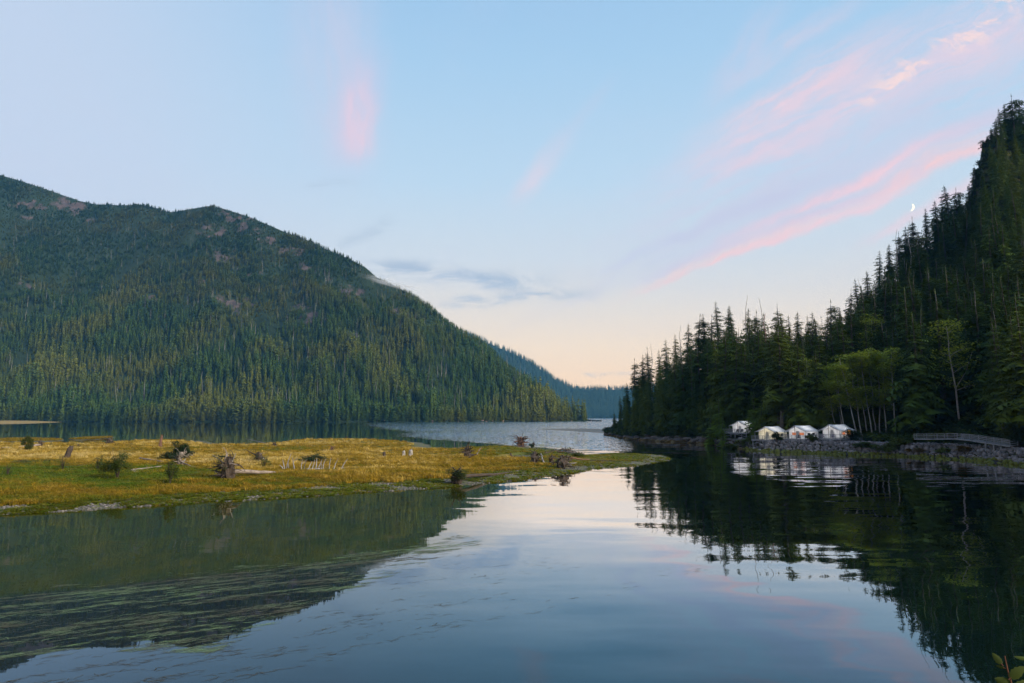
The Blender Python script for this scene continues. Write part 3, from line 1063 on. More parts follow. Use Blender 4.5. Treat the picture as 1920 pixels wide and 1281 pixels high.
def lo_conifer(seed, H=30.0, r=4.0, layers=15, per=7, base=0.06, matl=None, pw=0.72):
    """light conifer for far forests: ragged drooping kites in layers, trunk included"""
    rg = random.Random(seed)
    b = MB()
    b.tube([(0, 0, -1.5), (0, 0, H * 0.97)], [0.014 * H, 0.03], 4, 0, rg, False)
    for i in range(layers):
        t = (i + rg.uniform(-.3, .3)) / layers
        t = max(0, t)
        z = H * (base + (1 - base) * t)
        R_ = r * ((1 - t) ** pw * min(1, .5 + 3 * t) + 0.05)
        off = rg.uniform(0, 6.28)
        for k in range(per if t < .7 else per - 3):
            az = off + 6.283 * k / per + rg.uniform(-.45, .45)
            L = R_ * rg.uniform(.55, 1.25)
            o = Vector((math.cos(az), math.sin(az), 0)); s = Vector((-o.y, o.x, 0))
            c = Vector((0, 0, z))
            w = L * rg.uniform(.35, .6) + .12
            dz = H / layers * rg.uniform(.5, 1.1)
            b.add([c + Vector((0, 0, dz * .55)), c + o * L * .55 + s * w * .55 + Vector((0, 0, -dz * .2)), c + o * L + Vector((0, 0, -dz * .75)), c + o * L * .55 - s * w * .55 + Vector((0, 0, -dz * .2))],
                  [(0, 1, 2), (0, 2, 3)])
    b.add([(-.25, 0, H * .93), (.25, 0, H * .93), (0, 0, H * 1.02)], [(0, 1, 2)])
    return b.mesh('conifer_source', matl)


def snag_mb(seed, H=26.0, stubs=9, thick=0.013):
    rg = random.Random(seed)
    b = MB()
    n = 7
    path = [Vector((rg.uniform(-.15, .15) * i, rg.uniform(-.15, .15) * i, H * i / n)) for i in range(n + 1)]
    b.tube(path, [thick * H * (1 - .85 * i / n) for i in range(n + 1)], 6, 0.08, rg)
    for _ in range(stubs):
        t = rg.uniform(.35, .97)
        p0 = path[int(t * n)].lerp(path[min(int(t * n) + 1, n)], t * n % 1)
        az = rg.uniform(0, 6.28); L = rg.uniform(.4, 1.8) * (1.2 - t)
        b.tube([p0, p0 + Vector((math.cos(az) * L, math.sin(az) * L, L * rg.uniform(-.3, .5)))], [0.07, 0.02], 4, 0, rg)
    return b


# mountain forest: a mass of thousands
def sample_land(land, n, zf, a0, a1, v0=0.006, v1=1.03):
    a = RNG.uniform(a0, a1, n); v = RNG.uniform(v0, v1, n)
    sy, ry, rz = land.col(a)
    y = sy + (ry - sy) * v
    keep = RNG.random(n) < (y * (ry - sy)) / np.max(y * (ry - sy))
    a, v, y = a[keep], v[keep], y[keep]
    x = a * y
    return x, y, zf(a, v, x, y), v, a


mt_protos = [lo_conifer(s, 30, r_, 15, 7, matl=M['mountain_conifer'], pw=(.72, .45, .9, .6, .35)[s % 5]) for s, r_ in ((1, 5.6), (2, 4.6), (3, 6.4), (4, 4.2), (5, 5.2), (6, 7.0), (7, 5.0), (8, 6.0))]
x, y, z, v, a = sample_land(MT, 150000, mt_z, (-330 - 960) / F, MT.a[-1])
rk = rockness(x, y, z)
dens = np.clip(0.66 + 0.95 * fbm(x / 55, y / 80, 4, 44), 0.12, 1)
dens = dens * np.clip(1.05 - 1.3 * rk, 0.05, 1)
elev = np.clip(z / 620, 0, 1)
size_keep = np.interp(elev, [0, .25, .6, 1], [0.42, 0.58, 0.85, 1.0])
k = RNG.random(len(x)) < dens * size_keep
x, y, z, v, rk, elev = x[k], y[k], z[k], v[k], rk[k], elev[k]
hgt = np.interp(elev, [0, .06, .2, .5, 1], [40, 36, 25, 15, 10]) * RNG.uniform(.45, 1.25, len(x)) * (1 - .4 * rk)
hgt = np.minimum(hgt, np.interp(v, [.6, .85, 1.0], [60, 26, 17]) * RNG.uniform(.7, 1.1, len(x)))
hgt *= np.clip(.9 + .7 * fbm(x / 70, y / 110, 3, 51), .5, 1.4)
small = RNG.random(len(x)) < .2
hgt[small] *= .6
sz = hgt / 30
wd_ = np.interp(elev, [0, .3, 1], [.9, 1.1, 1.45]) * RNG.uniform(.8, 1.25, len(x))
S = np.stack([sz * wd_, sz * wd_, sz], 1)
scatter('mountain_forest', np.stack([x, y, z - .6], 1), S, RNG.uniform(0, 6.28, len(x)), mt_protos, 'dense conifer forest covering the mountain across the inlet', 'forest')
N_MT = len(x)
# smaller trees and brush crowding the waterline
x, y, z, v, a = sample_land(MT, 5200, mt_z, (-330 - 960) / F, MT.a[-1], 0.0015, 0.04)
sz = RNG.uniform(.2, 1.0, len(x)) ** 1.4
scatter('shoreline_forest', np.stack([x, y, np.maximum(z, .3) - 2.2 * sz], 1), np.stack([sz * 1.7, sz * 1.7, sz], 1), RNG.uniform(0, 6.28, len(x)), mt_protos, 'green trees and brush crowding the foot of the mountain', 'forest')
# pale dead trunks among them
x, y, z, v, a = sample_land(MT, 1700, mt_z, (-200 - 960) / F, MT.a[-1], 0.02, 1.0)
k = RNG.random(len(x)) < .75
x, y, z = x[k], y[k], z[k]
el = np.clip(z / 620, 0, 1)
S = np.interp(el, [0, .3, 1], [1.2, .85, .5]) * RNG.uniform(.6, 1.2, len(x))
S = np.minimum(S, np.interp(v[k], [.6, 1], [2, .55]))
scatter('mountain_snags', np.stack([x, y, z], 1), np.stack([S, S, S], 1), RNG.uniform(0, 6.28, len(x)),
        [snag_mb(s, 30, 6, 0.013).mesh('snag_source', M['snag']) for s in (1, 2, 3)], 'grey dead trunks standing among the mountain forest', 'dead trees')
# forest on the far blue hill
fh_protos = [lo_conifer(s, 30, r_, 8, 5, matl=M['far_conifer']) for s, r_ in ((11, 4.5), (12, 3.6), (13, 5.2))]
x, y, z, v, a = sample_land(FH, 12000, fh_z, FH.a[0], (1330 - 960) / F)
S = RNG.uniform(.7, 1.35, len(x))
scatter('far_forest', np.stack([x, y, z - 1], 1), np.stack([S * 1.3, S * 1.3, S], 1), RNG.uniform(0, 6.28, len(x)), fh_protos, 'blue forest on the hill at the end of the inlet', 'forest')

# ------------------------------------------------------------------ individual conifers on the near hill
KINDS = []
for i, (seed, r_, base, wh, per, gap, dr, shp) in enumerate([
        (101, 4.0, .06, .52, 7, .03, .45, .72), (102, 3.5, .10, .52, 7, .06, .55, .62), (103, 4.6, .05, .56, 7, .03, .40, .80),
        (104, 3.0, .16, .56, 6, .22, .50, .52), (105, 3.8, .14, .60, 6, .25, .35, .58), (106, 4.3, .10, .58, 7, .08, .60, .68),
        (107, 3.4, .26, .58, 6, .20, .30, .36), (108, 4.8, .04, .60, 7, .02, .50, .85)]):
    t_, c_ = conifer(seed, 30, r_, base, wh, per, 5, gap, dr, shp, random.Random(seed).uniform(-.035, .035), .90 if seed in (105, 107) else .992)
    KINDS.append((t_.mesh('trunk', M['bark'], True), c_.mesh('crown', M['conifer'])))
YOUNG = []
for seed, r_ in ((121, 5.6), (122, 6.6), (123, 4.8)):
    t_, c_ = conifer(seed, 30, r_, .02, 1.0, 7, 6, .02, .35, .85)
    YOUNG.append((t_.mesh('trunk', M['bark'], True), c_.mesh('crown', M['young_conifer'])))
SNAGS = [snag_mb(s, 30, 12, 0.010).mesh('snag_tree', M['snag']) for s in (31, 32, 33)]
SNAG_RED = snag_mb(34, 30, 7, 0.016).mesh('snag_tree', M['snag_red'])

WHERE = [(1205, 'at the wooded point tip'), (1260, 'near the wooded point tip'), (1330, 'behind the bare rock shore'),
         (1400, 'above the half hidden tent'), (1455, 'above the cream tent'), (1520, 'above the red lit tent'),
         (1590, 'above the lantern tent'), (1660, 'above the alder grove'), (1720, 'just past the alder grove'),
         (1800, 'by the lone forked alder'), (1850, 'below the bare rock cliff'), (1925, 'above the boardwalk end')]
TREE_TAGS = []
ORD = 'first second third fourth fifth sixth seventh eighth ninth tenth eleventh twelfth thirteenth fourteenth fifteenth sixteenth seventeenth eighteenth nineteenth twentieth twenty-first twenty-second twenty-third twenty-fourth twenty-fifth twenty-sixth'.split()


def put_tree(kind, x, y, H, young=False, wide=1.0, sky=False, label=None, name='conifer_tree'):
    z = float(hill_z(x, y))
    o = empty(name, (x, y, z - 0.3), random.uniform(0, 6.28))
    o.rotation_euler = (random.gauss(0, .02), random.gauss(0, .02), o.rotation_euler[2])
    s = H / 30
    o.scale = (s * wide, s * wide, s)
    tm, cm = (YOUNG if young else KINDS)[kind]
    link('trunk', tm, o); link('crown', cm, o)
    px, py = proj(x, y, z + H * .6)
    auto = label is None
    if label is None:
        wh = next((w for lim, w in WHERE if px < lim), WHERE[-1][1])
        skp = np.interp(px, SKX, SKY)
        fr = (py - skp) / max(835 - skp, 1)
        row = 'ragged skyline conifer' if sky else ('dark conifer high up' if fr < .38 else 'dark conifer halfway up' if fr < .68 else 'dark conifer low down')
        if sky and H > 31: row = 'tall ragged skyline conifer'
        label = '%s %s' % (row, wh)
    if auto:
        size = 'short ' if H < 21 else ('tall ' if H > 33 else '')
        TREE_TAGS.append((size + label if not label.startswith('tall') else label, px, o))
    return tag(o, label, 'tree', 'conifers on the near hill')


tree_xy = []
tops = [(1836, 300), (1822, 330), (1851, 262), (1816, 345), (1842, 276), (1865, 222), (1152, 772), (1163, 742), (1176, 718), (1190, 672), (1203, 665), (1213, 651), (1236, 655), (1250, 636), (1266, 626), (1287, 608), (1304, 588), (1322, 588), (1332, 590), (1346, 565), (1363, 578),
        (1374, 570), (1397, 580), (1418, 582), (1432, 588), (1459, 566), (1478, 590), (1494, 584), (1515, 592), (1530, 584), (1556, 562), (1572, 576), (1592, 541), (1606, 522), (1625, 508), (1645, 470), (1664, 458),
        (1682, 436), (1697, 425), (1712, 404), (1733, 392), (1752, 375), (1762, 370), (1778, 346), (1790, 352), (1800, 366), (1828, 308), (1845, 290), (1858, 240), (1872, 205), (1886, 192), (1898, 176), (1912, 188), (1925, 180)]
for i, (px, py) in enumerate(tops):
    yy = float(np.interp(px, hpx, h_ry)) - random.uniform(2, 12)
    p = D(px, py, yy)
    g = float(hill_z(p[0], yy))
    H = p[2] - g + .3
    if H < 6:
        H = 6
    kind = (3, 1, 6, 0, 4, 3, 1)[i % 7]
    put_tree(kind, p[0], yy, H, wide=1.6 if H < 20 else 1.35, sky=True)
    tree_xy.append((p[0], yy, H))
snag_tops = [(1221, 643, 0), (1273, 610, 1), (1397, 552, 2), (1426, 556, 0), (1433, 586, 3), (1677, 430, 1), (1702, 412, 2), (1611, 520, 0)]
for i, (px, py, k) in enumerate(snag_tops):
    yy = float(np.interp(px, hpx, h_ry)) - 14
    p = D(px, py, yy); g = float(hill_z(p[0], yy))
    o = link('snag_tree', SNAG_RED if k == 3 else SNAGS[k])
    o.location = (p[0], yy, g - .3); s = (p[2] - g) / 30
    o.scale = (s, s, s)
    tag(o, ['thin grey dead spire near the tip of the wooded point', 'thin grey dead spire on the rising skyline of the point', 'tallest needle thin dead spire on the skyline above the tents',
            'slim dead spire beside the reddish broken snag', 'thick reddish broken snag on the skyline above the tents', 'dead spire on the slope below the moon', 'small bare snag just under the moon',
            'bare snag on the skyline above the alder grove'][i], 'dead tree', 'dead trees on the near hill')

TENTS_AT = [(1434, 824, 181.5, 'a'), (1491, 823, 177.0, 'b'), (1554.5, 822, 171.0, 'c'), (1384, 811, 204.0, 'd')]
TENT_P = [D(a_, b_, c_) for a_, b_, c_, _ in TENTS_AT]


def blocked(x, y):
    for p in TENT_P:
        # keep the clearing round each tent and the line of sight to it open
        if math.hypot(x - p[0] - 3, y - p[1] - 3) < 8.5:
            return True
        if y < p[1] + 2 and abs(x / y - p[0] / p[1]) < 0.03:
            return True
    return False


# trees that fill the slope, 230 of them shown one by one, nearest first, the rest as one mass
cand = []
tries = 0
while len(cand) < 700 and tries < 40000:
    tries += 1
    px = random.uniform(1150, 2150)
    a_ = (px - 960) / 1272
    s_, r_, _ = [float(q) for q in HL.col(a_)]
    y_ = s_ + (r_ - s_) * random.random() ** 0.9
    x_ = a_ * y_
    d_ = (y_ - s_) * math.sqrt(1 + a_ * a_)
    dmin = 4 if px < 1320 else (20 if px < 1640 else 15)
    if d_ < dmin or blocked(x_, y_):
        continue
    g = float(hill_z(x_, y_))
    H = random.uniform(22, 38) * float(np.interp(px, [1150, 1190, 1230, 1700, 1900], [.35, .75, 1, .95, .72]))
    if px < 1320 and d_ < 12: H *= .75
    if float(hill_rock(x_, y_, g)) > .25 or float(hill_rock(x_, y_, g + H * .5)) > .4:
        continue
    tp = proj(x_, y_, g + H)
    sk = float(np.interp(tp[0], SKX, SKY))
    if tp[1] < sk + 12:
        H = H * random.uniform(.6, .8)
        tp = proj(x_, y_, g + H)
        if tp[1] < sk + 12:
            continue
    lim = 4.8 if y_ > 250 else 3.9
    if any((x_ - q[0]) ** 2 + (y_ - q[1]) ** 2 < lim * lim for q in tree_xy):
        continue
    # keep the alder grove and the forked alder in the clear
    if 1540 < proj(x_, y_, g)[0] < 1720 and d_ < 36: continue
    if 1735 < proj(x_, y_, g)[0] < 1835 and d_ < 42: continue
    tree_xy.append((x_, y_, H))
    cand.append((x_, y_, H, tp[0]))
vis = sorted([c for c in cand if c[3] < 1935], key=lambda c: c[1] / c[2])
indiv = vis[:235]
rest = vis[235:] + [c for c in cand if c[3] >= 1935]
for x_, y_, H, _ in indiv:
    put_tree(random.choice((0, 1, 2, 2, 5, 5, 7, 7, 4, 6, 3)), x_, y_, H, wide=random.uniform(1.15, 1.65))
P = np.array([(c[0], c[1], float(hill_z(c[0], c[1])) - .3) for c in rest])
s_ = np.array([c[2] / 30 for c in rest])


def joined(tm, cm):
    b = MB()
    return cm


hill_protos = []
for seed in (141, 142, 143):
    t_, c_ = conifer(seed, 30, 3.9, .08, .8, 6, 4, .06, .45, .85)
    hill_protos.append(c_.mesh('conifer_source', M['conifer']))
scatter('hill_forest', P, np.stack([s_ * 1.1, s_ * 1.1, s_], 1), RNG.uniform(0, 6.28, len(P)), hill_protos, 'dark conifers filling the shaded depth of the near hill', 'forest')
byl = {}
for lab, px, o in TREE_TAGS:
    byl.setdefault(lab, []).append((px, o))
for lab, lst in byl.items():
    lst.sort(key=lambda q: q[0])
    for i, (px, o) in enumerate(lst):
        o['label'] = lab if len(lst) == 1 else '%s, %s from the channel' % (lab, ORD[min(i, 25)])
# young bright conifers near the tents: (px of trunk, top py, base py, depth)
for px, top, base, dep, kd, lab in [
        (1346, 740, 826, 213, 0, 'yellow green young conifer beside the small upper tent'), (1354, 776, 830, 204, 2, 'short bushy green conifer on the bank below the upper tent'),
        (1412, 730, 812, 203, 1, 'broad bright green conifer behind the cream tent'), (1440, 722, 806, 203, 0, 'tallest bright green conifer behind the cream tent'),
        (1330, 770, 826, 214, 2, 'small bluish green conifer near the shore rocks'), (1463, 740, 808, 202, 1, 'bright green conifer between the cream tent and the next'),
        (1478, 765, 806, 200, 2, 'dark little conifer behind the tent with red lit windows'), (1252, 742, 822, 262, 1, 'fresh green young conifer in the middle of the wooded point'),
        (1242, 770, 824, 258, 0, 'low green conifer leaning over the rock shore of the point'), (1172, 742, 812, 322, 2, 'small conifer at the very tip of the point'),
        (1905, 720, 850, 142, 1, 'green leafy conifer at the end of the boardwalk'), (1425, 745, 808, 200, 2, 'slim green conifer just behind the cream tent'),
        (1404, 750, 815, 214, 1, 'dense green conifer beside the upper tent')]:
    p = D(px, top, dep); g = float(hill_z(p[0], dep))
    put_tree(kd, p[0], dep, max(p[2] - g, 5), young=True, wide=1.3 if dep < 250 else 1.0, label=lab, name='young_conifer')

# ------------------------------------------------------------------ broad leaved trees and bushes
def leaf_cloud(mb, rg, c, rad, n, size, flat=0.7, droop=0.3):
    """n small leaf sprays inside an ellipsoid"""
    for _ in range(n):
        while True:
            q = Vector((rg.uniform(-1, 1), rg.uniform(-1, 1), rg.uniform(-1, 1)))
            if q.length <= 1: break
        p = Vector(c) + Vector((q.x * rad[0], q.y * rad[1], q.z * rad[2]))
        az = rg.uniform(0, 6.28)
        s = size * rg.uniform(.6, 1.4)
        o = Vector((math.cos(az), math.sin(az), rg.uniform(-droop - .3, .35)))
        w = Vector((-o.y, o.x, rg.uniform(-1, 1) * (1 - flat))).normalized() * s * .42
        mb.add([p, p + o * s * .5 + w, p + o * s, p + o * s * .5 - w], [(0, 1, 2, 3)])


def alder(name, foot, top, seed, label, spread=3.2, nleaf=900, bare=0.45, fork=False, leaf=0.42, group='pale trunked alders'):
    """leaning pale trunk with limbs and airy leaf sprays"""
    rg = random.Random(seed)
    foot, top = Vector(foot), Vector(top)
    o = empty(name, foot)
    up = top - foot
    H = up.length
    tr, cr = MB(), MB()
    n = 8
    path = [up * (i / n) + Vector((rg.uniform(-.008, .008) * H, rg.uniform(-.008, .008) * H, 0)) * (0 < i < n) for i in range(n + 1)]
    path[0].z -= .4
    tr.tube(path, [(0.0095 if fork else 0.0068) * H * (1 - .85 * i / n) + .03 for i in range(n + 1)], 7, .08, rg)
    tips = []
    for k in range(15 if not fork else 16):
        t = rg.uniform(bare * .8, .98)
        p0 = path[int(t * n)].lerp(path[min(int(t * n) + 1, n)], t * n % 1)
        az = rg.uniform(0, 6.28)
        L = spread * rg.uniform(.5, 1.1) * (1.25 - .7 * t)
        p1 = p0 + Vector((math.cos(az) * L * .5, math.sin(az) * L * .5, L * rg.uniform(.15, .5)))
        p2 = p0 + Vector((math.cos(az) * L, math.sin(az) * L, L * rg.uniform(.2, .75)))
        tr.tube([p0, p1, p2], [.003 * H * (1.2 - t) + .02, .04, .015], 5, .05, rg, False)
        tips += [p1, p2]
    if fork:
        p0 = path[3]
        f1 = p0 + Vector((.10 * H, -.02 * H, .16 * H)); f2 = p0 + Vector((.17 * H, -.03 * H, .36 * H))
        tr.tube([p0, f1, f2], [.006 * H, .0045 * H, .03], 6, .08, rg)
    tr.build('trunk', M['drift_pale' if fork else 'pale_bark'], o, True)
    tips += [path[-1], path[-2]]
    per = max(6, nleaf // len(tips))
    for p in tips:
        rr = spread * rg.uniform(.36, .60)
        leaf_cloud(cr, rg, p + Vector((0, 0, rr * .15)), (rr * 1.25, rr * 1.25, rr * .55), per, leaf)
    cr.build('crown', M['alder_leaf'], o)
    return tag(o, label, 'tree', group)


def hill_pt(px, depth):
    a_ = (px - 960) / 1272
    for _ in range(4):
        x_ = a_ * depth
        q = proj(x_, depth, float(hill_z(x_, depth)))
        a_ += (px - q[0]) / 1290
    return Vector((a_ * depth, depth, float(hill_z(a_ * depth, depth))))


ALD = [
    (1570, 184, 1550, 712, 3.6, 'low leafy alder at the tent side of the grove'),
    (1582, 186, 1560, 688, 3.8, 'broad leafy alder rising behind the lantern tent'),  # foot px, depth, top px, top py, spread, label
    (1586, 179, 1566, 690, 3.0, 'leaning pale alder just behind the lantern tent'),
    (1608, 177, 1574, 672, 3.2, 'slanting pale alder second from the lantern tent'),
    (1616, 179, 1592, 668, 3.0, 'slanting pale alder third from the lantern tent'),
    (1628, 181, 1600, 672, 2.8, 'thin pale alder in the middle of the grove'),
    (1637, 178, 1612, 664, 3.4, 'thick pale alder in the middle of the grove'),
    (1642, 182, 1628, 660, 3.2, 'upright pale alder with a high crown in the grove'),
    (1651, 180, 1646, 662, 2.8, 'thin upright alder near the far side of the grove'),
    (1661, 177, 1654, 668, 2.6, 'thin dark stemmed alder next to the grove edge'),
    (1679, 174, 1671, 660, 3.8, 'straight white alder at the edge of the grove, limbs spreading wide')]
for i, (fx, dep, tx, ty, sprd, lab) in enumerate(ALD):
    f_ = hill_pt(fx, dep)
    t_ = D(tx, ty, dep + 1.5)
    alder('alder_tree', f_, t_, 200 + i, lab, sprd, 2600, .42)
f_ = hill_pt(1800, 163)
alder('alder_tree', f_, D(1774, 612, 165), 231, 'lone forked white alder standing high on the dark slope', 5.2, 2400, .42, True)
f_ = hill_pt(1520, 196)
alder('alder_tree', f_, D(1512, 676, 197), 232, 'slim alder with sparse pale crown behind the tents', 3.0, 700, .55)
f_ = hill_pt(1640, 205)
alder('alder_tree', f_, D(1634, 598, 206), 233, 'yellow green alder crown rising behind the grove', 5.0, 3200, .3)
f_ = hill_pt(1905, 150)
alder('alder_tree', f_, D(1908, 735, 150), 234, 'leafy green alder at the right end of the boardwalk', 3.6, 1700, .12)


def bush(name, c, rx, h, n, seed, label, leafm='bush_leaf', leaf=0.2, group=None, lumps=14, stems=9, cat='bush', dens_top=0.0):
    rg = random.Random(seed)
    o = empty(name, c)
    st, lv = MB(), MB()
    for k in range(stems):
        az = rg.uniform(0, 6.28); q = rg.uniform(.3, .8) * rx
        st.tube([(0, 0, -.2), (math.cos(az) * q * .45, math.sin(az) * q * .45, h * .5), (math.cos(az) * q, math.sin(az) * q, h * rg.uniform(.75, 1.0))],
                [.02 + .008 * h, .02, .008], 5, 0, rg, False)
    st.build('stem', M['drift_dark'], o)
    for k in range(lumps):
        az = rg.uniform(0, 6.28); q = rx * rg.uniform(0, .8) ** .8
        zz = h * rg.uniform(.22, .92) * (1 - .35 * q / rx)
        leaf_cloud(lv, rg, (math.cos(az) * q, math.sin(az) * q, zz), (rx * rg.uniform(.22, .42), rx * rg.uniform(.22, .42), h * rg.uniform(.10, .24)), n // lumps, leaf)
    lv.build('foliage', M[leafm], o)
    return tag(o, label, cat, group)


# bushes along the tent shore: (px, depth, half width m, height m, label, leaf)
for i, (px, dep, rx, h, lab, lm) in enumerate([
        (1458, 178.5, 1.8, 2.7, 'round dark green bush in front of the cream tent', 'dark_leaf'), (1523, 172.5, 1.6, 2.3, 'small green bush between the two middle tents', 'bush_leaf'),
        (1598, 170, 2.6, 4.0, 'large dark bush hiding the back of the lantern tent', 'dark_leaf'), (1622, 161, 2.6, 1.8, 'low green bush in front of the walkway by the lantern tent', 'bush_leaf'),
        (1372, 194, 3.2, 2.6, 'brownish green bush on the bank below the upper tent', 'bush_leaf'), (1395, 190, 2.4, 2.4, 'dense green bush on the bank beside the upper tent', 'bush_leaf'),
        (1670, 156, 3.2, 2.4, 'broad green bush below the alder grove', 'bush_leaf'), (1690, 157, 2.4, 1.8, 'green bush at the near end of the boardwalk', 'bush_leaf'),
        (1768, 147, 1.6, 1.4, 'small green bush in front of the boardwalk', 'bush_leaf'), (1806, 144, 2.2, 1.5, 'rusty orange bush in front of the boardwalk', 'rust_leaf'),
        (1720, 152, 2.6, .9, 'low rusty bracken patch at the boardwalk end', 'rust_leaf'), (1650, 152.5, 3.0, .8, 'low rusty bracken strip above the stone bank', 'rust_leaf'),
        (1900, 137, 2.4, 4.2, 'tall green bush covering the far end of the boardwalk', 'bush_leaf'), (1912, 134, 2.6, 5.0, 'dark bush at the edge of the frame by the boardwalk', 'dark_leaf'),
        (1411, 185, 1.6, 3.0, 'upright green bush beside the cream tent deck', 'bush_leaf')]):
    p = hill_pt(px, dep)
    bush('bush', p, rx, h, int(420 * rx * h ** .7), 300 + i, lab, lm, .34, 'bushes along the tent shore')

# undergrowth on the hill: ferns and brush, uncountable
def tuft(seed, n, h, w, spread, matl, lean=.5):
    rg = random.Random(seed)
    b = MB()
    for _ in range(n):
        az = rg.uniform(0, 6.28); q = rg.uniform(0, spread)
        p = Vector((math.cos(az) * q, math.sin(az) * q, -.02))
        a2 = rg.uniform(0, 6.28); L = h * rg.uniform(.55, 1.15)
        o = Vector((math.cos(a2), math.sin(a2), 0))
        s = Vector((-o.y, o.x, 0)) * w * .5
        m1 = p + o * (L * lean * .25) + Vector((0, 0, L * .6)); m2 = p + o * (L * lean) + Vector((0, 0, L * rg.uniform(.8, 1)))
        b.add([p - s, p + s, m1 + s * .8, m1 - s * .8, m2], [(0, 1, 2, 3), (3, 2, 4)])
    return b.mesh('tuft_source', matl)


def brush(seed, matl):
    rg = random.Random(seed)
    b = MB()
    for _ in range(5):
        leaf_cloud(b, rg, (rg.uniform(-.8, .8), rg.uniform(-.8, .8), rg.uniform(.3, 1.1)), (.8, .8, .5), 26, .5)
    return b.mesh('brush_source', matl)


n = 9000
a_ = RNG.uniform(HL.a[0], (2050 - 960) / F, n); v_ = RNG.random(n) ** 1.3
s_, r_, _ = HL.col(a_)
y_ = s_ + (r_ - s_) * v_; x_ = a_ * y_
d_ = (y_ - s_) * np.sqrt(1 + a_ * a_)
k = (d_ > np.where(a_ > (1340 - 960) / F, 9, 3.5))
k &= np.array([not blocked(p, q) or dd > 34 for p, q, dd in zip(x_, y_, d_)])
k &= ~((a_ > (1640 - 960) / F) & (a_ < (1920 - 960) / F) & (d_ < 13) & (RNG.random(n) < .8))
k &= (hill_rock(x_, y_, hill_z(x_, y_)) < .35) | (RNG.random(n) < .4)
x_, y_ = x_[k], y_[k]
scatter('undergrowth', np.stack([x_, y_, hill_z(x_, y_)], 1), RNG.uniform(.5, 1.7, len(x_)), RNG.uniform(0, 6.28, len(x_)),
        [brush(s, M[m_]) for s, m_ in ((1, 'dark_leaf'), (2, 'dark_leaf'), (3, 'bush_leaf'), (4, 'conifer'), (5, 'dark_leaf'))], 'dark brush and ferns under the hill trees', 'undergrowth')


# ------------------------------------------------------------------ rocks
def rock_mesh(seed, matl, rough=.28):
    rg = random.Random(seed)
    import bmesh
    bm = bmesh.new()
    bmesh.ops.create_icosphere(bm, subdivisions=2, radius=.5)
    pl_ = []
    for _ in range(9):
        q = Vector((rg.gauss(0, 1), rg.gauss(0, 1), rg.gauss(0, 1))).normalized()
        pl_.append((q, rg.uniform(.30, .46)))
    for v_ in bm.verts:
        for q, d in pl_:
            e = v_.co.dot(q)
            if e > d:
                v_.co -= q * (e - d) * .9
        v_.co *= 1 + rg.uniform(-.04, .04)
    me = bpy.data.meshes.new('rock')
    bm.to_mesh(me); bm.free()
    me.materials.append(matl)
    return me


RIP = [rock_mesh(s, M['riprap']) for s in range(400, 408)]
SHR = [rock_mesh(s, M['shore_rock']) for s in range(420, 426)]
rip = tag(empty('riprap_bank', hill_pt(1600, 158)), 'grey boulder bank along the shore below the tents and boardwalk', 'stone bank')
rng_ = random.Random(5)
cnt = 0
inv = rip.matrix_basis.inverted()
small_P, small_S = [], []
rocks = []
for i in range(5200):
    px = 1378 + 535 * rng_.random()
    a_ = (px - 960) / 1272
    s_, r_, _ = [float(q) for q in HL.col(a_)]
    d = rng_.uniform(-.8, 8.2 if px > 1440 else 5.5)
    y_ = s_ + d / math.sqrt(1 + a_ * a_); x_ = a_ * y_
    sz_ = rng_.uniform(.45, 1.05) * (1.15 if d < 4 else .85)
    if any((x_ - q[0]) ** 2 + (y_ - q[1]) ** 2 < (.36 * (sz_ + q[3])) ** 2 for q in rocks[-900:]):
        continue
    rocks.append((x_, y_, float(hill_z(x_, y_)), sz_))
rocks.sort(key=lambda q: -q[3] / q[1])
for i, (x_, y_, z_, sz_) in enumerate(rocks[:290]):
    o = link('rock', RIP[i % 8], rip)
    o.location = (x_ - rip.location.x, y_ - rip.location.y, z_ - rip.location.z + sz_ * .12)
    o.rotation_euler = (rng_.uniform(0, 6.28), rng_.uniform(0, 6.28), rng_.uniform(0, 6.28))
    o.scale = (sz_ * 1.35, sz_ * 1.1, sz_)
rs = rocks[290:]
P = np.array([(q[0], q[1], q[2] + q[3] * .12) for q in rs]); s_ = np.array([q[3] for q in rs])
ob = scatter('bank_stones', P, np.stack([s_ * 1.3, s_ * 1.1, s_], 1), RNG.uniform(0, 6.28, len(P)), RIP, 'smaller stones filling the boulder bank', 'stones', tilt=RNG.uniform(0, 6.28, (len(P), 2)))
del ob['category'], ob['label']
ob.parent = rip; ob.matrix_parent_inverse = inv

shore = tag(empty('rocky_shore', hill_pt(1220, 252)), 'dark bare rock shore at the foot of the wooded point', 'rocks')
for i in range(170):
    px = 1132 + 262 * rng_.random()
    a_ = (px - 960) / 1272
    s_, r_, _ = [float(q) for q in HL.col(a_)]
    d = rng_.uniform(-.8, 4.2)
    y_ = s_ + d / math.sqrt(1 + a_ * a_); x_ = a_ * y_
    o = link('rock', SHR[i % 6], shore)
    q = rng_.uniform(.9, 2.4) * (1.0 if px < 1330 else .6)
    o.location = (x_ - shore.location.x, y_ - shore.location.y, float(hill_z(x_, y_)) - shore.location.z + .1)
    o.rotation_euler = (rng_.uniform(-.4, .4), rng_.uniform(-.4, .4), rng_.uniform(0, 6.28))
    o.scale = (q * 2.0, q * 1.3, q * .75)
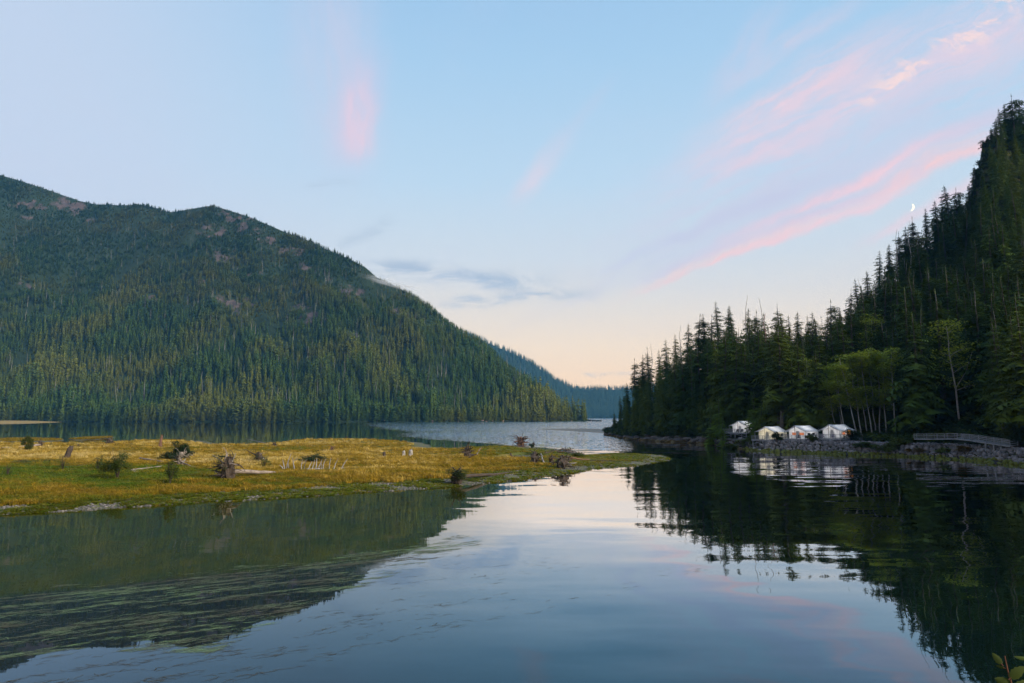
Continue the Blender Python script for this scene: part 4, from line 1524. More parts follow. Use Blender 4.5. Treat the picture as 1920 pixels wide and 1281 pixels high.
# pink bare rocks on the mountain shore
PR = [rock_mesh(s, M['pink_rock']) for s in (441, 442, 443)]
ms = tag(empty('mountain_shore_rocks', tuple(W(900, 791))), 'pale pink rock slabs along the foot of the mountain', 'rocks')
for i in range(64):
    px = rng_.choice((840, 900, 905, 925, 1075, 1085, 1090, 700, 960, 1010, 1110)) + rng_.gauss(0, 26)
    a_ = (px - 960) / 1272
    s_, r_, _ = [float(q) for q in MT.col(a_)]
    y_ = s_ + rng_.uniform(0, 9); x_ = a_ * y_
    o = link('rock', PR[i % 3], ms)
    q = rng_.uniform(1.2, 3.6)
    o.location = (x_ - ms.location.x, y_ - ms.location.y, rng_.uniform(.2, 2.0))
    o.rotation_euler = (rng_.uniform(-.4, .4), rng_.uniform(-.4, .4), rng_.uniform(0, 6.28))
    o.scale = (q * 1.8, q, q * .8)


# ------------------------------------------------------------------ tents on decks
def sheet(mb, rows):
    """rows of points -> quads"""
    n_ = len(rows[0])
    vs = [p for r_ in rows for p in r_]
    fs = [(i * n_ + j, i * n_ + j + 1, (i + 1) * n_ + j + 1, (i + 1) * n_ + j) for i in range(len(rows) - 1) for j in range(n_ - 1)]
    return mb.add(vs, fs)


HW, RIDGE, EAVE, LEN, SET = 2.35, 3.45, 2.05, 6.6, 1.5


def make_tent(p, rz, label, wallm, windows, side_lit):
    o = empty('safari_tent', p, rz)
    # fly: two sagging slopes running from the front pole back past the end wall
    for sg, nm in ((-1, 'roof_slope'), (1, 'roof_slope')):
        rows = []
        for i in range(9):
            yy = -0.15 + (LEN + SET + .5) * i / 8
            sag = -.16 * math.sin(math.pi * i / 8) + (-.1 if i in (0, 8) else 0)
            row = []
            for j in range(6):
                t = j / 5
                xx = sg * (HW + .55) * t
                zz = RIDGE + (EAVE - .12 - RIDGE) * t + sag * (1 - t * .5) - .14 * math.sin(math.pi * t)
                row.append((xx, yy, zz))
            rows.append(row)
        b = MB(); sheet(b, rows)
        ro = b.build(nm, M['canvas_white'], o, True)
        sm = ro.modifiers.new('thick', 'SOLIDIFY'); sm.thickness = .02
    gx = [-HW, HW]
    zr = RIDGE - .35
    # front and back walls with thickness
    for yy, nm in ((SET, 'front_wall'), (SET + LEN, 'back_wall')):
        pts = [(-HW, 0), (HW, 0), (HW, EAVE - .1), (0, zr), (-HW, EAVE - .1)]
        b = MB()
        b.add([(a_, yy, c_) for a_, c_ in pts] + [(a_, yy + .03, c_) for a_, c_ in pts],
              [(0, 1, 2, 3, 4), (9, 8, 7, 6, 5)] + [(i, (i + 5), (i + 1) % 5 + 5, (i + 1) % 5) for i in range(5)])
        b.build(nm, wallm, o)
    for sx in (-1, 1):
        b = MB(); b.box(min(sx * HW, sx * (HW - .03)), max(sx * HW, sx * (HW - .03)), SET + .04, SET + LEN - .01, 0, EAVE - .06)
        b.build('side_wall', wallm, o)
    # frame poles
    MB().bar((0, -.05, 0), (0, -.05, RIDGE - .02), .09).build('front_pole', M['drift_red'], o)
    for sx in (-1, 1):
        MB().bar((sx * (HW + .35), 0, 0), (sx * (HW + .35), 0, EAVE - .05), .08).build('corner_pole', M['deck_wood'], o)
        MB().bar((sx * (HW + .5), -.1, EAVE - .16), (0, -.1, RIDGE - .22), .06).build('gable_beam', M['drift_red'], o)
    for (wx, w, lit) in windows:
        f_ = MB().box(wx - w / 2 - .06, wx + w / 2 + .06, SET - .05, SET - .012, .85, 1.62).build('window', M['canvas_white'], o)
        MB().box(wx - w / 2, wx + w / 2, SET - .075, SET - .055, .9, 1.57).build('pane', M['lit_window'] if lit else M['dark_window'], f_)
    for yy in (SET + 1.2, SET + 3.6):
        f_ = MB().box(HW + .012, HW + .05, yy - .75, yy + .75, .8, 1.55).build('window', wallm, o)
        MB().box(HW + .053, HW + .07, yy - .68, yy + .68, .86, 1.49).build('pane', M['lit_window'] if side_lit else M['dark_window'], f_)
    MB().box(-.45, .45, SET - .04, SET - .014, .04, 1.95).build('door_flap', wallm, o)
    tag(o, label, 'tent', 'white canvas tents on the shore')
    return o


def rail_run(o, p, q, n_, h=1.05, rails=3, matl='deck_wood'):
    p, q = Vector(p), Vector(q)
    for i in range(n_ + 1):
        c = p.lerp(q, i / n_)
        MB().bar(c, c + Vector((0, 0, h)), .09).build('post', M[matl], o)
    for k in range(rails):
        dz_ = Vector((0, 0, h - .06 - k * (h - .2) / max(rails - 1, 1) * .8))
        d_ = (q - p).normalized()
        off = Vector((d_.y, -d_.x, 0)) * .075
        MB().bar(p + dz_ + off, q + dz_ + off, .045, .09).build('rail', M[matl], o)


def make_deck(p, rz, label, x0, x1, y0, y1, seed):
    o = empty('tent_deck', p, rz)
    nb = 16
    for i in range(nb):
        w_ = (x1 - x0) / nb
        MB().box(x0 + i * w_ + .015, x0 + (i + 1) * w_ - .015, y0, y1, -.10, -.02).build('plank', M['deck_wood'], o)
    for yy in (y0 + .05, (y0 + y1) / 2, y1 - .2):
        MB().box(x0, x1, yy - .08, yy + .08, -.38, -.104).build('joist', M['deck_wood'], o)
    MB().box(x1 - .12, x1 - .02, y0, y1, -.36, -.108).build('side_beam', M['deck_wood'], o)
    base_z = o.location.z
    mw = Matrix.Translation(o.location) @ Matrix.Rotation(rz, 4, 'Z')
    for xx in (x0 + .3, (x0 + x1) / 2, x1 - .3):
        for yy in (y0 + .25, (y0 + y1) / 2):
            wp = mw @ Vector((xx, yy, 0))
            gz = float(hill_z(wp.x, wp.y))
            if gz < base_z - .4:
                MB().bar((xx, yy, -.39), (xx, yy, gz - base_z - .25), .2).build('leg', M['deck_wood'], o)
    for xx, x2 in ((x0 + .35, (x0 + x1) / 2 - .1), (x1 - .35, (x0 + x1) / 2 + .1)):
        MB().bar((x2, y0 + .12, -.45), (xx, y0 + .12, -1.2), .1).build('brace', M['deck_wood'], o)
    rail_run(o, (x0 + .1, y0 + .1, -.02), (x1 - .1, y0 + .1, -.02), 6)
    rail_run(o, (x0 + .1, y1 - .1, -.02), (x0 + .1, y0 + .1, -.02), 5)
    rail_run(o, (x1 - .1, y0 + .1, -.02), (x1 - .1, y0 + 4.6, -.02), 3)
    return tag(o, label, 'deck', 'wooden decks under the tents')


def make_chair(p, rz, label, matl):
    o = empty('deck_chair', p, rz)
    MB().add([(-.3, -.3, .40), (.3, -.3, .40), (.3, .25, .32), (-.3, .25, .32), (-.3, -.3, .36), (.3, -.3, .36), (.3, .25, .28), (-.3, .25, .28)],
             [(0, 1, 2, 3), (7, 6, 5, 4), (0, 4, 5, 1), (1, 5, 6, 2), (2, 6, 7, 3), (3, 7, 4, 0)]).build('seat', M[matl], o)
    for i in range(4):
        MB().bar((-.24 + .16 * i, .24, .30), (-.27 + .18 * i, .52, 1.02 + (.06 if i in (1, 2) else 0)), .13, .03).build('slat', M[matl], o)
    for sx in (-1, 1):
        MB().bar((sx * .36, -.34, 0), (sx * .36, -.34, .56), .07).build('leg', M[matl], o)
        MB().bar((sx * .36, .30, 0), (sx * .36, .30, .56), .07).build('leg', M[matl], o)
        MB().box(sx * .36 - .07, sx * .36 + .07, -.42, .4, .565, .6).build('armrest', M[matl], o)
    return tag(o, label, 'chair', 'chairs on the decks')


RZ = -R(46)
tent_info = [
    ('cream canvas tent with bare front, first of the row of three', 'canvas_cream', [], False, (-3.1, 3.1)),
    ('white canvas tent with red lit windows in the middle of the row', 'canvas_white', [(-.95, 1.0, True), (1.05, 1.15, True)], False, (-3.9, 3.3)),
    ('white canvas tent beside the orange lantern, last of the row', 'canvas_white', [], True, (-3.9, 3.6)),
    ('small white tent higher up, half hidden behind green conifers', 'canvas_white', [], False, (-4.2, 3.2))]
deck_lab = ['weathered deck under the cream tent, bush at its corner', 'weathered deck under the tent with red lit windows', 'weathered braced deck under the lantern tent', 'grey deck under the half hidden upper tent']
TENT_O = []
for i, (p, (lab, wm, wins, sl, xr)) in enumerate(zip(TENT_P, tent_info)):
    rz_ = RZ - R((0, 3, 6, -4)[i])
    TENT_O.append((p, rz_))
    make_tent(p, rz_, lab, M[wm], wins, sl)
    make_deck(p, rz_, deck_lab[i], xr[0], xr[1], -1.3, SET + LEN + .4, i)
    ld = bpy.data.lights.new('tent_lamp', 'POINT'); ld.energy = (430, 430, 450, 380)[i]; ld.color = (1, .93, .82) if i < 1 else (1, .96, .92); ld.shadow_soft_size = .4
    lo_ = bpy.data.objects.new('tent_lamp', ld); lo_.location = Vector(p) + Matrix.Rotation(rz_, 3, 'Z') @ Vector((0, SET + 2.6, 1.7)); COL.objects.link(lo_)


def tent_pt(i, x_, y_, z_=0.0):
    p, rz_ = TENT_O[i]
    return Vector(p) + Matrix.Rotation(rz_, 3, 'Z') @ Vector((x_, y_, z_))


make_chair(tent_pt(2, -1.5, -.2), RZ + R(8), 'purple grey chair on the lantern tent deck, nearer its corner', 'purple_wood')
make_chair(tent_pt(2, 1.0, -.2), RZ - R(10), 'purple grey chair on the lantern tent deck beside the front pole', 'purple_wood')
make_chair(tent_pt(1, .9, .1), RZ, 'dark chair in front of the red lit window', 'dark_wood')
make_chair(tent_pt(3, 1.0, .3), RZ + R(5), 'dark chair on the upper tent deck by the conifer', 'dark_wood')
make_chair(tent_pt(3, -.5, .2), RZ - R(8), 'dark chair on the upper tent deck nearer its front', 'dark_wood')
# orange lantern beside the last tent
lp = tent_pt(2, HW + .75, 4.2, 0)
lan = empty('lantern', lp, 0)
MB().tube([(0, 0, -.1), (0, 0, .9)], [.05, .05], 6).build('stand', M['dark_wood'], lan)
MB().tube([(0, 0, .9), (0, 0, .98), (0, 0, 1.85), (0, 0, 1.95)], [.12, .25, .25, .12], 8).build('lamp_shade', M['lit_lamp'], lan)
tag(lan, 'glowing orange lantern beside the last tent of the row', 'lantern')

# walkway from the lantern tent towards the grove, and the long boardwalk
def boardwalk(name, pts, width, label, posts_every=1.9, legs=()):
    o = empty(name, pts[0])
    org = Vector(pts[0])
    L_ = [Vector(p) - org for p in pts]
    for a_, b_ in zip(L_[:-1], L_[1:]):
        d_ = (b_ - a_); ln = d_.length; d_.normalize()
        s_ = Vector((-d_.y, d_.x, 0)).normalized()
        nb = max(2, int(ln / .6))
        for i in range(nb):
            c0 = a_ + d_ * (ln * i / nb + .02); c1 = a_ + d_ * (ln * (i + 1) / nb - .02)
            q = [c0, c1, c1 + s_ * width, c0 + s_ * width]
            MB().add([v_ + Vector((0, 0, -.06)) for v_ in q] + q, [(0, 3, 2, 1), (4, 5, 6, 7), (0, 1, 5, 4), (1, 2, 6, 5), (2, 3, 7, 6), (3, 0, 4, 7)]).build('plank', M['deck_wood'], o)
        MB().bar(a_ + Vector((0, 0, -.16)), b_ + Vector((0, 0, -.16)), .1, .18).build('side_beam', M['deck_wood'], o)
        n_ = max(1, round(ln / posts_every))
        for off in (0.0, width):
            rail_run(o, a_ + s_ * off, b_ + s_ * off, n_)
    for lp_ in legs:
        gz = float(hill_z(lp_[0], lp_[1])) - org.z - .3
        MB().bar((lp_[0] - org.x, lp_[1] - org.y, lp_[2] - org.z - .1), (lp_[0] - org.x, lp_[1] - org.y, min(gz, lp_[2] - org.z - .6)), .24).build('leg', M['deck_wood'], o)
    return tag(o, label, 'boardwalk')


q0 = tent_pt(2, 3.7, 3.5, -.02)
q1 = D(1600, 823.5, 173); q2 = D(1618, 822.5, 174.5)
boardwalk('walkway', [tuple(q0), tuple(q1), tuple(q2)], 1.6, 'short railed walkway leading off from the lantern tent deck')
bw = [(1714, 822.5, 152), (1752, 822.5, 149), (1790, 822, 146), (1822, 825.5, 142), (1850, 830, 138.5), (1894, 836, 133)]
bwp = [tuple(D(*q)) for q in bw]
legp = [tuple(D(px, py + 1, dep)) for px, py, dep in ((1848, 830, 139), (1863, 832, 137), (1877, 834, 135.4))]
boardwalk('boardwalk', bwp, 1.7, 'long grey railed boardwalk ramping down above the stone bank', 1.9, legp)
# small grey roofed cabin and a tarp roof in the trees behind the tents
cb = empty('cabin', hill_pt(1532, 192), R(-30))
zc = D(1534, 797, 192)[2] - cb.location.z
MB().box(-1.6, 1.6, -1.5, 1.5, -.5, zc).build('wall', M['roof_shingle'], cb)
for sg in (-1, 1):
    MB().add([(0, -2, zc + 1.25), (0, 2, zc + 1.25), (sg * 2.3, 2, zc - .15), (sg * 2.3, -2, zc - .15), (0, -2, zc + 1.37), (0, 2, zc + 1.37), (sg * 2.3, 2, zc - .03), (sg * 2.3, -2, zc - .03)],
             [(0, 1, 2, 3), (7, 6, 5, 4), (0, 4, 5, 1), (1, 5, 6, 2), (2, 6, 7, 3), (3, 7, 4, 0)]).build('roof', M['roof_shingle'], cb)
MB().add([(-1.6, -1.52, zc), (1.6, -1.52, zc), (0, -1.52, zc + 1.1)], [(0, 1, 2)]).build('gable', M['roof_shingle'], cb)
MB().box(-.5, .5, -1.56, -1.525, zc - 1.2, zc - .3).build('window', M['dark_window'], cb)
tag(cb, 'small grey gabled cabin roof peeking out behind the last tents', 'cabin')
tp_ = D(1494, 744, 200)
tarp = empty('canopy_roof', (tp_[0], tp_[1], float(hill_z(tp_[0], tp_[1]))), R(20))
zt = tp_[2] - tarp.location.z
for sg in (-1, 1):
    b = MB(); sheet(b, [[(0, -1.6, zt + .5), (0, 1.6, zt + .5)], [(sg * 1.0, -1.6, zt + .12), (sg * 1.0, 1.6, zt + .12)], [(sg * 2.0, -1.6, zt - .35), (sg * 2.0, 1.6, zt - .35)]])
    r_o = b.build('roof_slope', M['canvas_white'], tarp); r_o.modifiers.new('thick', 'SOLIDIFY').thickness = .04
    for yy in (-1.5, 1.5):
        MB().bar((sg * 1.9, yy, -.3), (sg * 1.9, yy, zt - .36), .1).build('post', M['bark'], tarp)
tag(tarp, 'small pale canopy roof among the dark trees above the tents', 'canopy')
# pale broken stump on the slope at the right
sp_ = hill_pt(1872, 176)
rg = random.Random(9)
b = MB(); b.tube([(0, 0, -.4), (0, 0, .6), (.1, 0, 2.0), (.15, .1, 3.0)], [1.6, 1.2, 1.05, .9], 11, .18, rg)
st_o = empty('broken_stump', sp_); b.build('trunk', M['snag'], st_o)
for i in range(7):
    az = i * .9
    MB().tube([(math.cos(az) * .75 + .1, math.sin(az) * .75, 2.6), (math.cos(az) * .7 + .1, math.sin(az) * .7, 3.1 + rg.random() * 1.4)], [.3, .05], 5, .2, rg).build('splinter', M['snag'], st_o)
tag(st_o, 'pale broken stump under the trees above the boardwalk', 'stump')

# ------------------------------------------------------------------ the spit: grass, pebbles, algae
def tint_at(px, py, x, y):
    """dry straw = 1, orange sedge = .6, green = 0"""
    t_ = 0.40 + 0.46 * fbm(x / 14, y / 8, 4, 61) + 0.22 * fbm(x / 3, y / 2.2, 3, 5)
    w_ = np.full(px.shape, 1.0)
    for (a, b, rx, ry, val, wt) in [
        (120, 857, 260, 11, .90, 1.8), (60, 842, 160, 5, .78, 1.2), (350, 833, 420, 5, .80, 1.2), (620, 829, 180, 4, .80, 1.4), (430, 866, 70, 20, .95, 1.8), (700, 848, 120, 7, .80, 1.4),
        (760, 870, 150, 16, .70, 1.3), (640, 905, 200, 16, .58, 1.6), (830, 880, 120, 18, .60, 1.4), (520, 862, 130, 8, .80, .9), (560, 842, 110, 4, .30, 1.6), (300, 847, 160, 5, .36, 1.4),
        (90, 890, 150, 14, .06, 2.2), (260, 896, 160, 12, .05, 2.4), (480, 905, 110, 10, .14, 1.6), (60, 918, 120, 12, .42, 1.4), (350, 915, 120, 10, .50, 1.2), (140, 935, 200, 12, .34, 1.4),
        (180, 905, 130, 6, .20, 1.0), (960, 842, 80, 8, .22, 1.8), (1020, 838, 60, 6, .20, 1.5), (930, 870, 70, 12, .48, 1.0), (980, 885, 120, 12, .30, 1.6), (1160, 862, 90, 12, .18, 3.0),
        (880, 900, 140, 8, .24, 1.6), (660, 920, 200, 7, .26, 1.4), (740, 833, 60, 5, .42, 1.2), (820, 905, 60, 5, .25, 1), (60, 868, 90, 5, .30, 1.0), (330, 880, 100, 8, .1, 1.2)]:
        g = wt * 2.2 * np.exp(-(((px - a) / rx) ** 2 + ((py - b) / ry) ** 2))
        t_ = t_ + val * g; w_ = w_ + g
    return np.clip(t_ / w_ + 0.34 * fbm(x / 5, y / 2.5, 3, 66) + RNG.normal(0, .09, px.shape), 0, 1)


def spit_points(n, ymax=320, near=1.0):
    """points spread over the spit, denser near the camera"""
    u = RNG.random(n)
    y0, y1 = 56.0, ymax
    y_ = 1 / (1 / y0 + u * (1 / y1 - 1 / y0))
    y_ = y_ * (1 - near) + near * y_
    a_ = RNG.uniform(-0.92, 0.245, n)
    x_ = a_ * y_
    k = x_ > -288
    return x_[k], y_[k]


x, y = spit_points(90000)
z = spit_z(x, y)
px, py = proj(x, y, z)
edge = 0.31 + 0.07 * fbm(x / 2.2, y / 2.2, 3, 12)
edge = np.where(px > 1000, edge - 0.10, edge)
k = z > edge
x, y, z, px, py = x[k], y[k], z[k], px[k], py[k]
tn = tint_at(px, py, x, y)
hgt = np.interp(tn, [0, .25, .6, 1], [.24, .34, .55, .80]) * RNG.uniform(.45, 1.35, len(x)) * np.interp(px, [900, 1120, 1250], [1, .45, .3])
hgt *= np.clip(0.75 + .8 * fbm(x / 5, y / 5, 3, 19), .3, 1.4)
wdt = np.interp(y, [60, 120, 300], [.9, 1.2, 2.0])
grass_protos = [tuft(s, 18, 1.0, .06, .40, M['grass'], ln) for s, ln in ((1, .35), (2, .5), (3, .25), (4, .6))]
scatter('spit_grass', np.stack([x, y, z], 1), np.stack([wdt, wdt, hgt], 1), RNG.uniform(0, 6.28, len(x)), grass_protos, 'golden and green grass covering the low spit', 'grass', tint=tn)
N_GR = len(x)
# grass of the islets behind
ix, iy = [], []
for poly in ISLETS:
    lo, hi = poly.min(0), poly.max(0)
    q = RNG.uniform(0, 1, (5000, 2)) * (hi - np.maximum(lo, (-300, 0))) + np.maximum(lo, (-300, 0))
    s_ = sdist(poly, q[:, 0], q[:, 1])
    q = q[s_ > 1.2]
    ix += list(q[:, 0]); iy += list(q[:, 1])
ix, iy = np.array(ix), np.array(iy)
scatter('islet_grass', np.stack([ix, iy, np.full(len(ix), .25)], 1), np.stack([np.full(len(ix), 2.2)] * 2 + [RNG.uniform(.25, .45, len(ix))], 1), RNG.uniform(0, 6.28, len(ix)), grass_protos,
        'yellow sedge on the flat islets behind the spit', 'grass', tint=np.clip(RNG.normal(.52, .06, len(ix)), 0, 1))
# pebbles and algae clumps along the near beach
x, y = spit_points(230000, 190)
z = spit_z(x, y)
k = (z > -0.05) & (RNG.random(len(z)) < .6) & (z < 0.38 + .05 * fbm(x / 3, y / 3, 2, 4))
x, y, z = x[k], y[k], z[k]
sel = RNG.random(len(x)) < .55
peb = [rock_mesh(s, M['pebble']) for s in (451, 452, 453)]
s_ = .06 + .26 * RNG.random(sel.sum()) ** 2.5
scatter('beach_pebbles', np.stack([x[sel], y[sel], z[sel] + .02], 1), np.stack([s_ * 1.3, s_, s_ * .7], 1), RNG.uniform(0, 6.28, sel.sum()), peb, 'grey pebbles along the edge of the spit', 'pebbles')
al = ~sel & (fbm(x / 4, y / 4, 3, 55) > -.25)
tn = np.clip(RNG.normal(.22, .09, al.sum()), 0, 1)
algae_protos = [tuft(s, 16, .5, .16, .5, M['grass'], 1.4) for s in (21, 22, 23)]
s_ = RNG.uniform(.35, .8, al.sum())
scatter('beach_algae', np.stack([x[al], y[al], z[al]], 1), np.stack([s_, s_, s_ * .55], 1), RNG.uniform(0, 6.28, al.sum()), algae_protos, 'yellow green seaweed clumps on the pebble beach', 'seaweed', tint=tn)


def spit_pt(px, py):
    p = W(px, py, .5)
    for _ in range(5):
        zz = float(spit_z(np.array([p[0]]), np.array([p[1]]))[0])
        p = W(px, py, zz)
    return Vector(p)


def mpp(p):
    """metres per photo pixel at a point"""
    return p[1] * 1.02 / F


# ------------------------------------------------------------------ driftwood
def root_wad(px, py, w_px, h_px, seed, label, m_='drift_dark', roots=12, log=None, log_m='drift', moss=0, plants=None, upright=(), group='driftwood on the spit', name='root_wad'):
    """upturned root plate with crooked roots; log = (end px, end py) of its fallen trunk"""
    rg = random.Random(seed)
    p = spit_pt(px, py); s = mpp(p)
    w_, h_ = w_px * s, h_px * s
    o = empty(name, p)
    b = MB()
    n = 11
    rings = []
    for k, (zz, rr) in enumerate(((-.15, .85), (.12, 1.0), (.38, .92), (.62, .66), (.80, .32))):
        rings.append((Vector((rg.uniform(-.06, .06) * w_, rg.uniform(-.05, .05) * w_, zz * h_)), rr * w_ * .19 * rg.uniform(.8, 1.25)))
    b.tube([q for q, _ in rings], [r_ for _, r_ in rings], n, .42, rg)
    b.build('root_plate', M[m_], o)
    for k in range(int(roots * 2.0)):
        az = rg.uniform(0, 6.28)
        el = rg.uniform(-.25, 1.2)
        L = (.35 + .5 * rg.random()) * (w_ * .5 * math.cos(el) + h_ * .62 * abs(math.sin(el)))
        d_ = Vector((math.cos(az) * math.cos(el), math.sin(az) * math.cos(el), math.sin(el)))
        c = Vector((0, 0, h_ * rg.uniform(.12, .6))) + d_ * w_ * .10
        r0 = w_ * rg.uniform(.014, .05)
        pl2, rl2 = [c.copy()], [r0]
        for q in range(4):
            d_ = (d_ + Vector((rg.uniform(-1, 1), rg.uniform(-1, 1), rg.uniform(-.9, .55))) * .62).normalized()
            c = c + d_ * L * .30
            c.z = max(c.z, -.04)
            pl2.append(c.copy()); rl2.append(r0 * (1 - .22 * (q + 1)))
        MB().tube(pl2, rl2, 5, .22, rg).build('root', M[m_ if rg.random() < .9 else log_m], o)
    for (dxp, dyp, ex, ey, mm) in upright:
        c0 = Vector((dxp * s, -.2 * s, dyp * s)); c1 = Vector((ex * s, 0, ey * s))
        MB().tube([c0, c0.lerp(c1, .5) + Vector((rg.uniform(-1, 1), 0, rg.uniform(-1, 1))) * s * 1.0, c1], [1.6 * s, 1.1 * s, .3 * s], 6, .15, rg).build('root', M[mm], o)
    if log:
        e = spit_pt(*log[:2]) - p
        lift = log[2] * s if len(log) > 2 else 1.5 * s
        n_ = 8
        pts_ = []
        for i in range(n_ + 1):
            q = e * (i / n_)
            q.z += lift * (1 - i / n_) + max(h_ * .22 * (1 - i / n_), .10)
            q += Vector((rg.uniform(-.04, .04), rg.uniform(-.1, .1), rg.uniform(-.04, .04)))
            pts_.append(q)
        lr = (log[3] if len(log) > 3 else 3.0) * s
        MB().tube(pts_, [lr * (1 - .6 * i / n_) for i in range(n_ + 1)], 9, .08, rg).build('log', M[log_m], o, True)
    if moss:
        lv = MB()
        for q in range(7):
            leaf_cloud(lv, rg, (rg.uniform(-.35, .35) * w_, rg.uniform(-.4, .1) * w_, h_ * rg.uniform(.2, .75)), (w_ * .2, w_ * .2, h_ * .2), moss // 3, .16)
        lv.build('moss', M[plants or 'moss'], o)
    return tag(o, label, 'driftwood', group)


def log_obj(p0, p1, r_px, seed, label, m_='drift', lift0=0, lift1=0, branches=0, name='driftwood_log', group='driftwood on the spit'):
    rg = random.Random(seed)
    a = spit_pt(*p0); b_ = spit_pt(*p1); s = mpp(a)
    o = empty(name, a)
    e = b_ - a
    e.z += lift1 * s
    n_ = 8
    pts_ = []
    for i in range(n_ + 1):
        q = e * (i / n_)
        q.z += lift0 * s * (1 - i / n_) + r_px * s * .55
        q += Vector((rg.uniform(-.05, .05), rg.uniform(-.08, .08), rg.uniform(-.03, .03)))
        pts_.append(q)
    MB().tube(pts_, [r_px * s * (1 - .45 * i / n_) for i in range(n_ + 1)], 9, .09, rg).build('trunk', M[m_], o, True)
    for k in range(branches):
        t = rg.uniform(.1, .95)
        c = pts_[int(t * n_)]
        L = rg.uniform(3, 8) * s
        d_ = Vector((rg.uniform(-1, 1), rg.uniform(-1, .4), rg.uniform(.1, 1))).normalized()
        MB().tube([c, c + d_ * L * .5 + Vector((0, 0, .04)), c + d_ * L], [.5 * s, .35 * s, .1 * s], 5, .1, rg).build('branch', M[m_], o)
    return tag(o, label, 'driftwood', group)


def stump(px, py, w_px, h_px, seed, label, m_='drift', lean=0.0, name='stump', group='driftwood on the spit'):
    rg = random.Random(seed)
    p = spit_pt(px, py); s = mpp(p)
    w_, h_ = w_px * s, h_px * s
    o = empty(name, p)
    b = MB()
    b.tube([(0, 0, -.15), (0, 0, .15 * h_), (lean * h_ * .4, 0, .5 * h_), (lean * h_ * .8, 0, .85 * h_), (lean * h_, 0, h_)],
           [w_ * .62, w_ * .47, w_ * .40, w_ * .42, w_ * .22], 10, .16, rg)
    b.build('trunk', M[m_], o)
    for k in range(5):
        az = rg.uniform(0, 6.28)
        MB().tube([(0, 0, .14 * h_), (math.cos(az) * w_ * .6, math.sin(az) * w_ * .6, .06 * h_), (math.cos(az) * w_ * 1.0, math.sin(az) * w_ * 1.0, -.05)], [w_ * .2, w_ * .14, w_ * .05], 5, .15, rg).build('root', M[m_], o)
    for k in range(4):
        az = rg.uniform(0, 6.28)
        q = Vector((lean * h_ + math.cos(az) * w_ * .2, math.sin(az) * w_ * .2, h_ * .92))
        MB().tube([q, q + Vector((rg.uniform(-.1, .1) * w_, 0, h_ * rg.uniform(.06, .22)))], [w_ * .14, w_ * .03], 5, .2, rg).build('splinter', M[m_], o)
    return tag(o, label, 'stump', group)


G = 'bushes on the spit'


def spit_bush(px, py, w_px, h_px, seed, label, leafm='bush_leaf', dens=1.0):
    p = spit_pt(px, py); s = mpp(p)
    rx, h = w_px * s * .5, h_px * s
    return bush('bush', p, rx, h, int(560 * dens * max(rx, .5) * max(h, .6)), seed, label, leafm, .15 if p.y < 120 else .24, G, 20, 12)


spit_bush(50, 846, 24, 28, 501, 'bushy shrub beside the long pale log at the back of the spit')
root_wad(76, 838, 18, 12, 502, 'small upturned root mass at the end of the long back log', 'drift_dark', 10, log=(-10, 842, 1, 2.2), log_m='drift')
stump(125, 862, 11, 24, 503, 'leaning jagged dark stump in the straw grass', 'drift_dark', .3)
root_wad(204, 834, 24, 14, 504, 'dark hollow root mass with grass on top near the back water', 'drift_dark', 10, moss=60, plants='moss')
root_wad(147, 837, 8, 5, 505, 'tiny dark wood lump in the straw grass', 'drift_dark', 4)
stump(300, 839, 6, 21, 506, 'upright brown broken post standing at the back of the spit', 'drift_red', .1)
spit_bush(220, 898, 66, 58, 507, 'largest leafy green bush on the spit', 'bush_leaf', 1.2)
spit_bush(184, 880, 26, 26, 508, 'thin shrub beside the largest bush', 'bush_leaf', .6)
spit_bush(117, 882, 22, 26, 509, 'sparse low shrub in front of the leaning stump', 'bush_leaf', .5)
spit_bush(14, 892, 16, 20, 511, 'small weedy shrub in the green grass at the frame edge', 'bush_leaf', .6)
root_wad(338, 873, 32, 30, 512, 'gnarled grey root mass wrapped in dark green growth', 'drift', 12, log=(366, 877, 0, 1.4), moss=380, plants='dark_leaf', upright=((0, 8, -14, 14, 'drift_pale'), (4, 6, 10, 13, 'drift_pale')))
spit_bush(330, 862, 54, 34, 513, 'dark spreading evergreen growing on the gnarled root mass', 'dark_leaf', 1.2)
spit_bush(318, 908, 30, 44, 514, 'upright green bush in front of the gnarled root mass', 'bush_leaf', 1.1)
log_obj((246, 884), (306, 876), 2.6, 515, 'weathered pinkish log lying behind the largest bush', 'drift', 0, 0, 3)
log_obj((248, 886), (300, 884), 2.0, 516, 'low pale log alongside the weathered pinkish log', 'drift_pale', 0, 0, 1)
log_obj((262, 864), (306, 867), 2.0, 517, 'crooked pale log in front of the dark evergreen', 'drift', 3, 0, 2)
root_wad(426, 898, 52, 50, 518, 'biggest upturned root mass with bristling pale roots', 'drift_dark', 26, log=(536, 887, 3, 4.6), log_m='drift', moss=420, plants='dark_leaf',
         upright=((2, 22, -30, 44, 'drift_pale'), (0, 24, -1, 48, 'drift_pale'), (6, 24, 14, 46, 'drift_pale'), (-14, 10, -26, 16, 'drift'), (-10, 6, -24, 6, 'drift')))
root_wad(485, 866, 30, 22, 519, 'dark root mass with long curved roots behind the big one', 'drift_dark', 9, moss=160, plants='dark_leaf',
         upright=((0, 10, -25, 22, 'drift_dark'), (-4, 4, -20, 2, 'drift'), (8, 6, 22, -4, 'drift_pale')))
spit_bush(495, 880, 34, 26, 520, 'straggly shrub behind the fallen log of the big root mass', 'bush_leaf', .5)
spit_bush(585, 866, 60, 16, 521, 'low green shrub behind the row of bleached sticks', 'dark_leaf', .6)
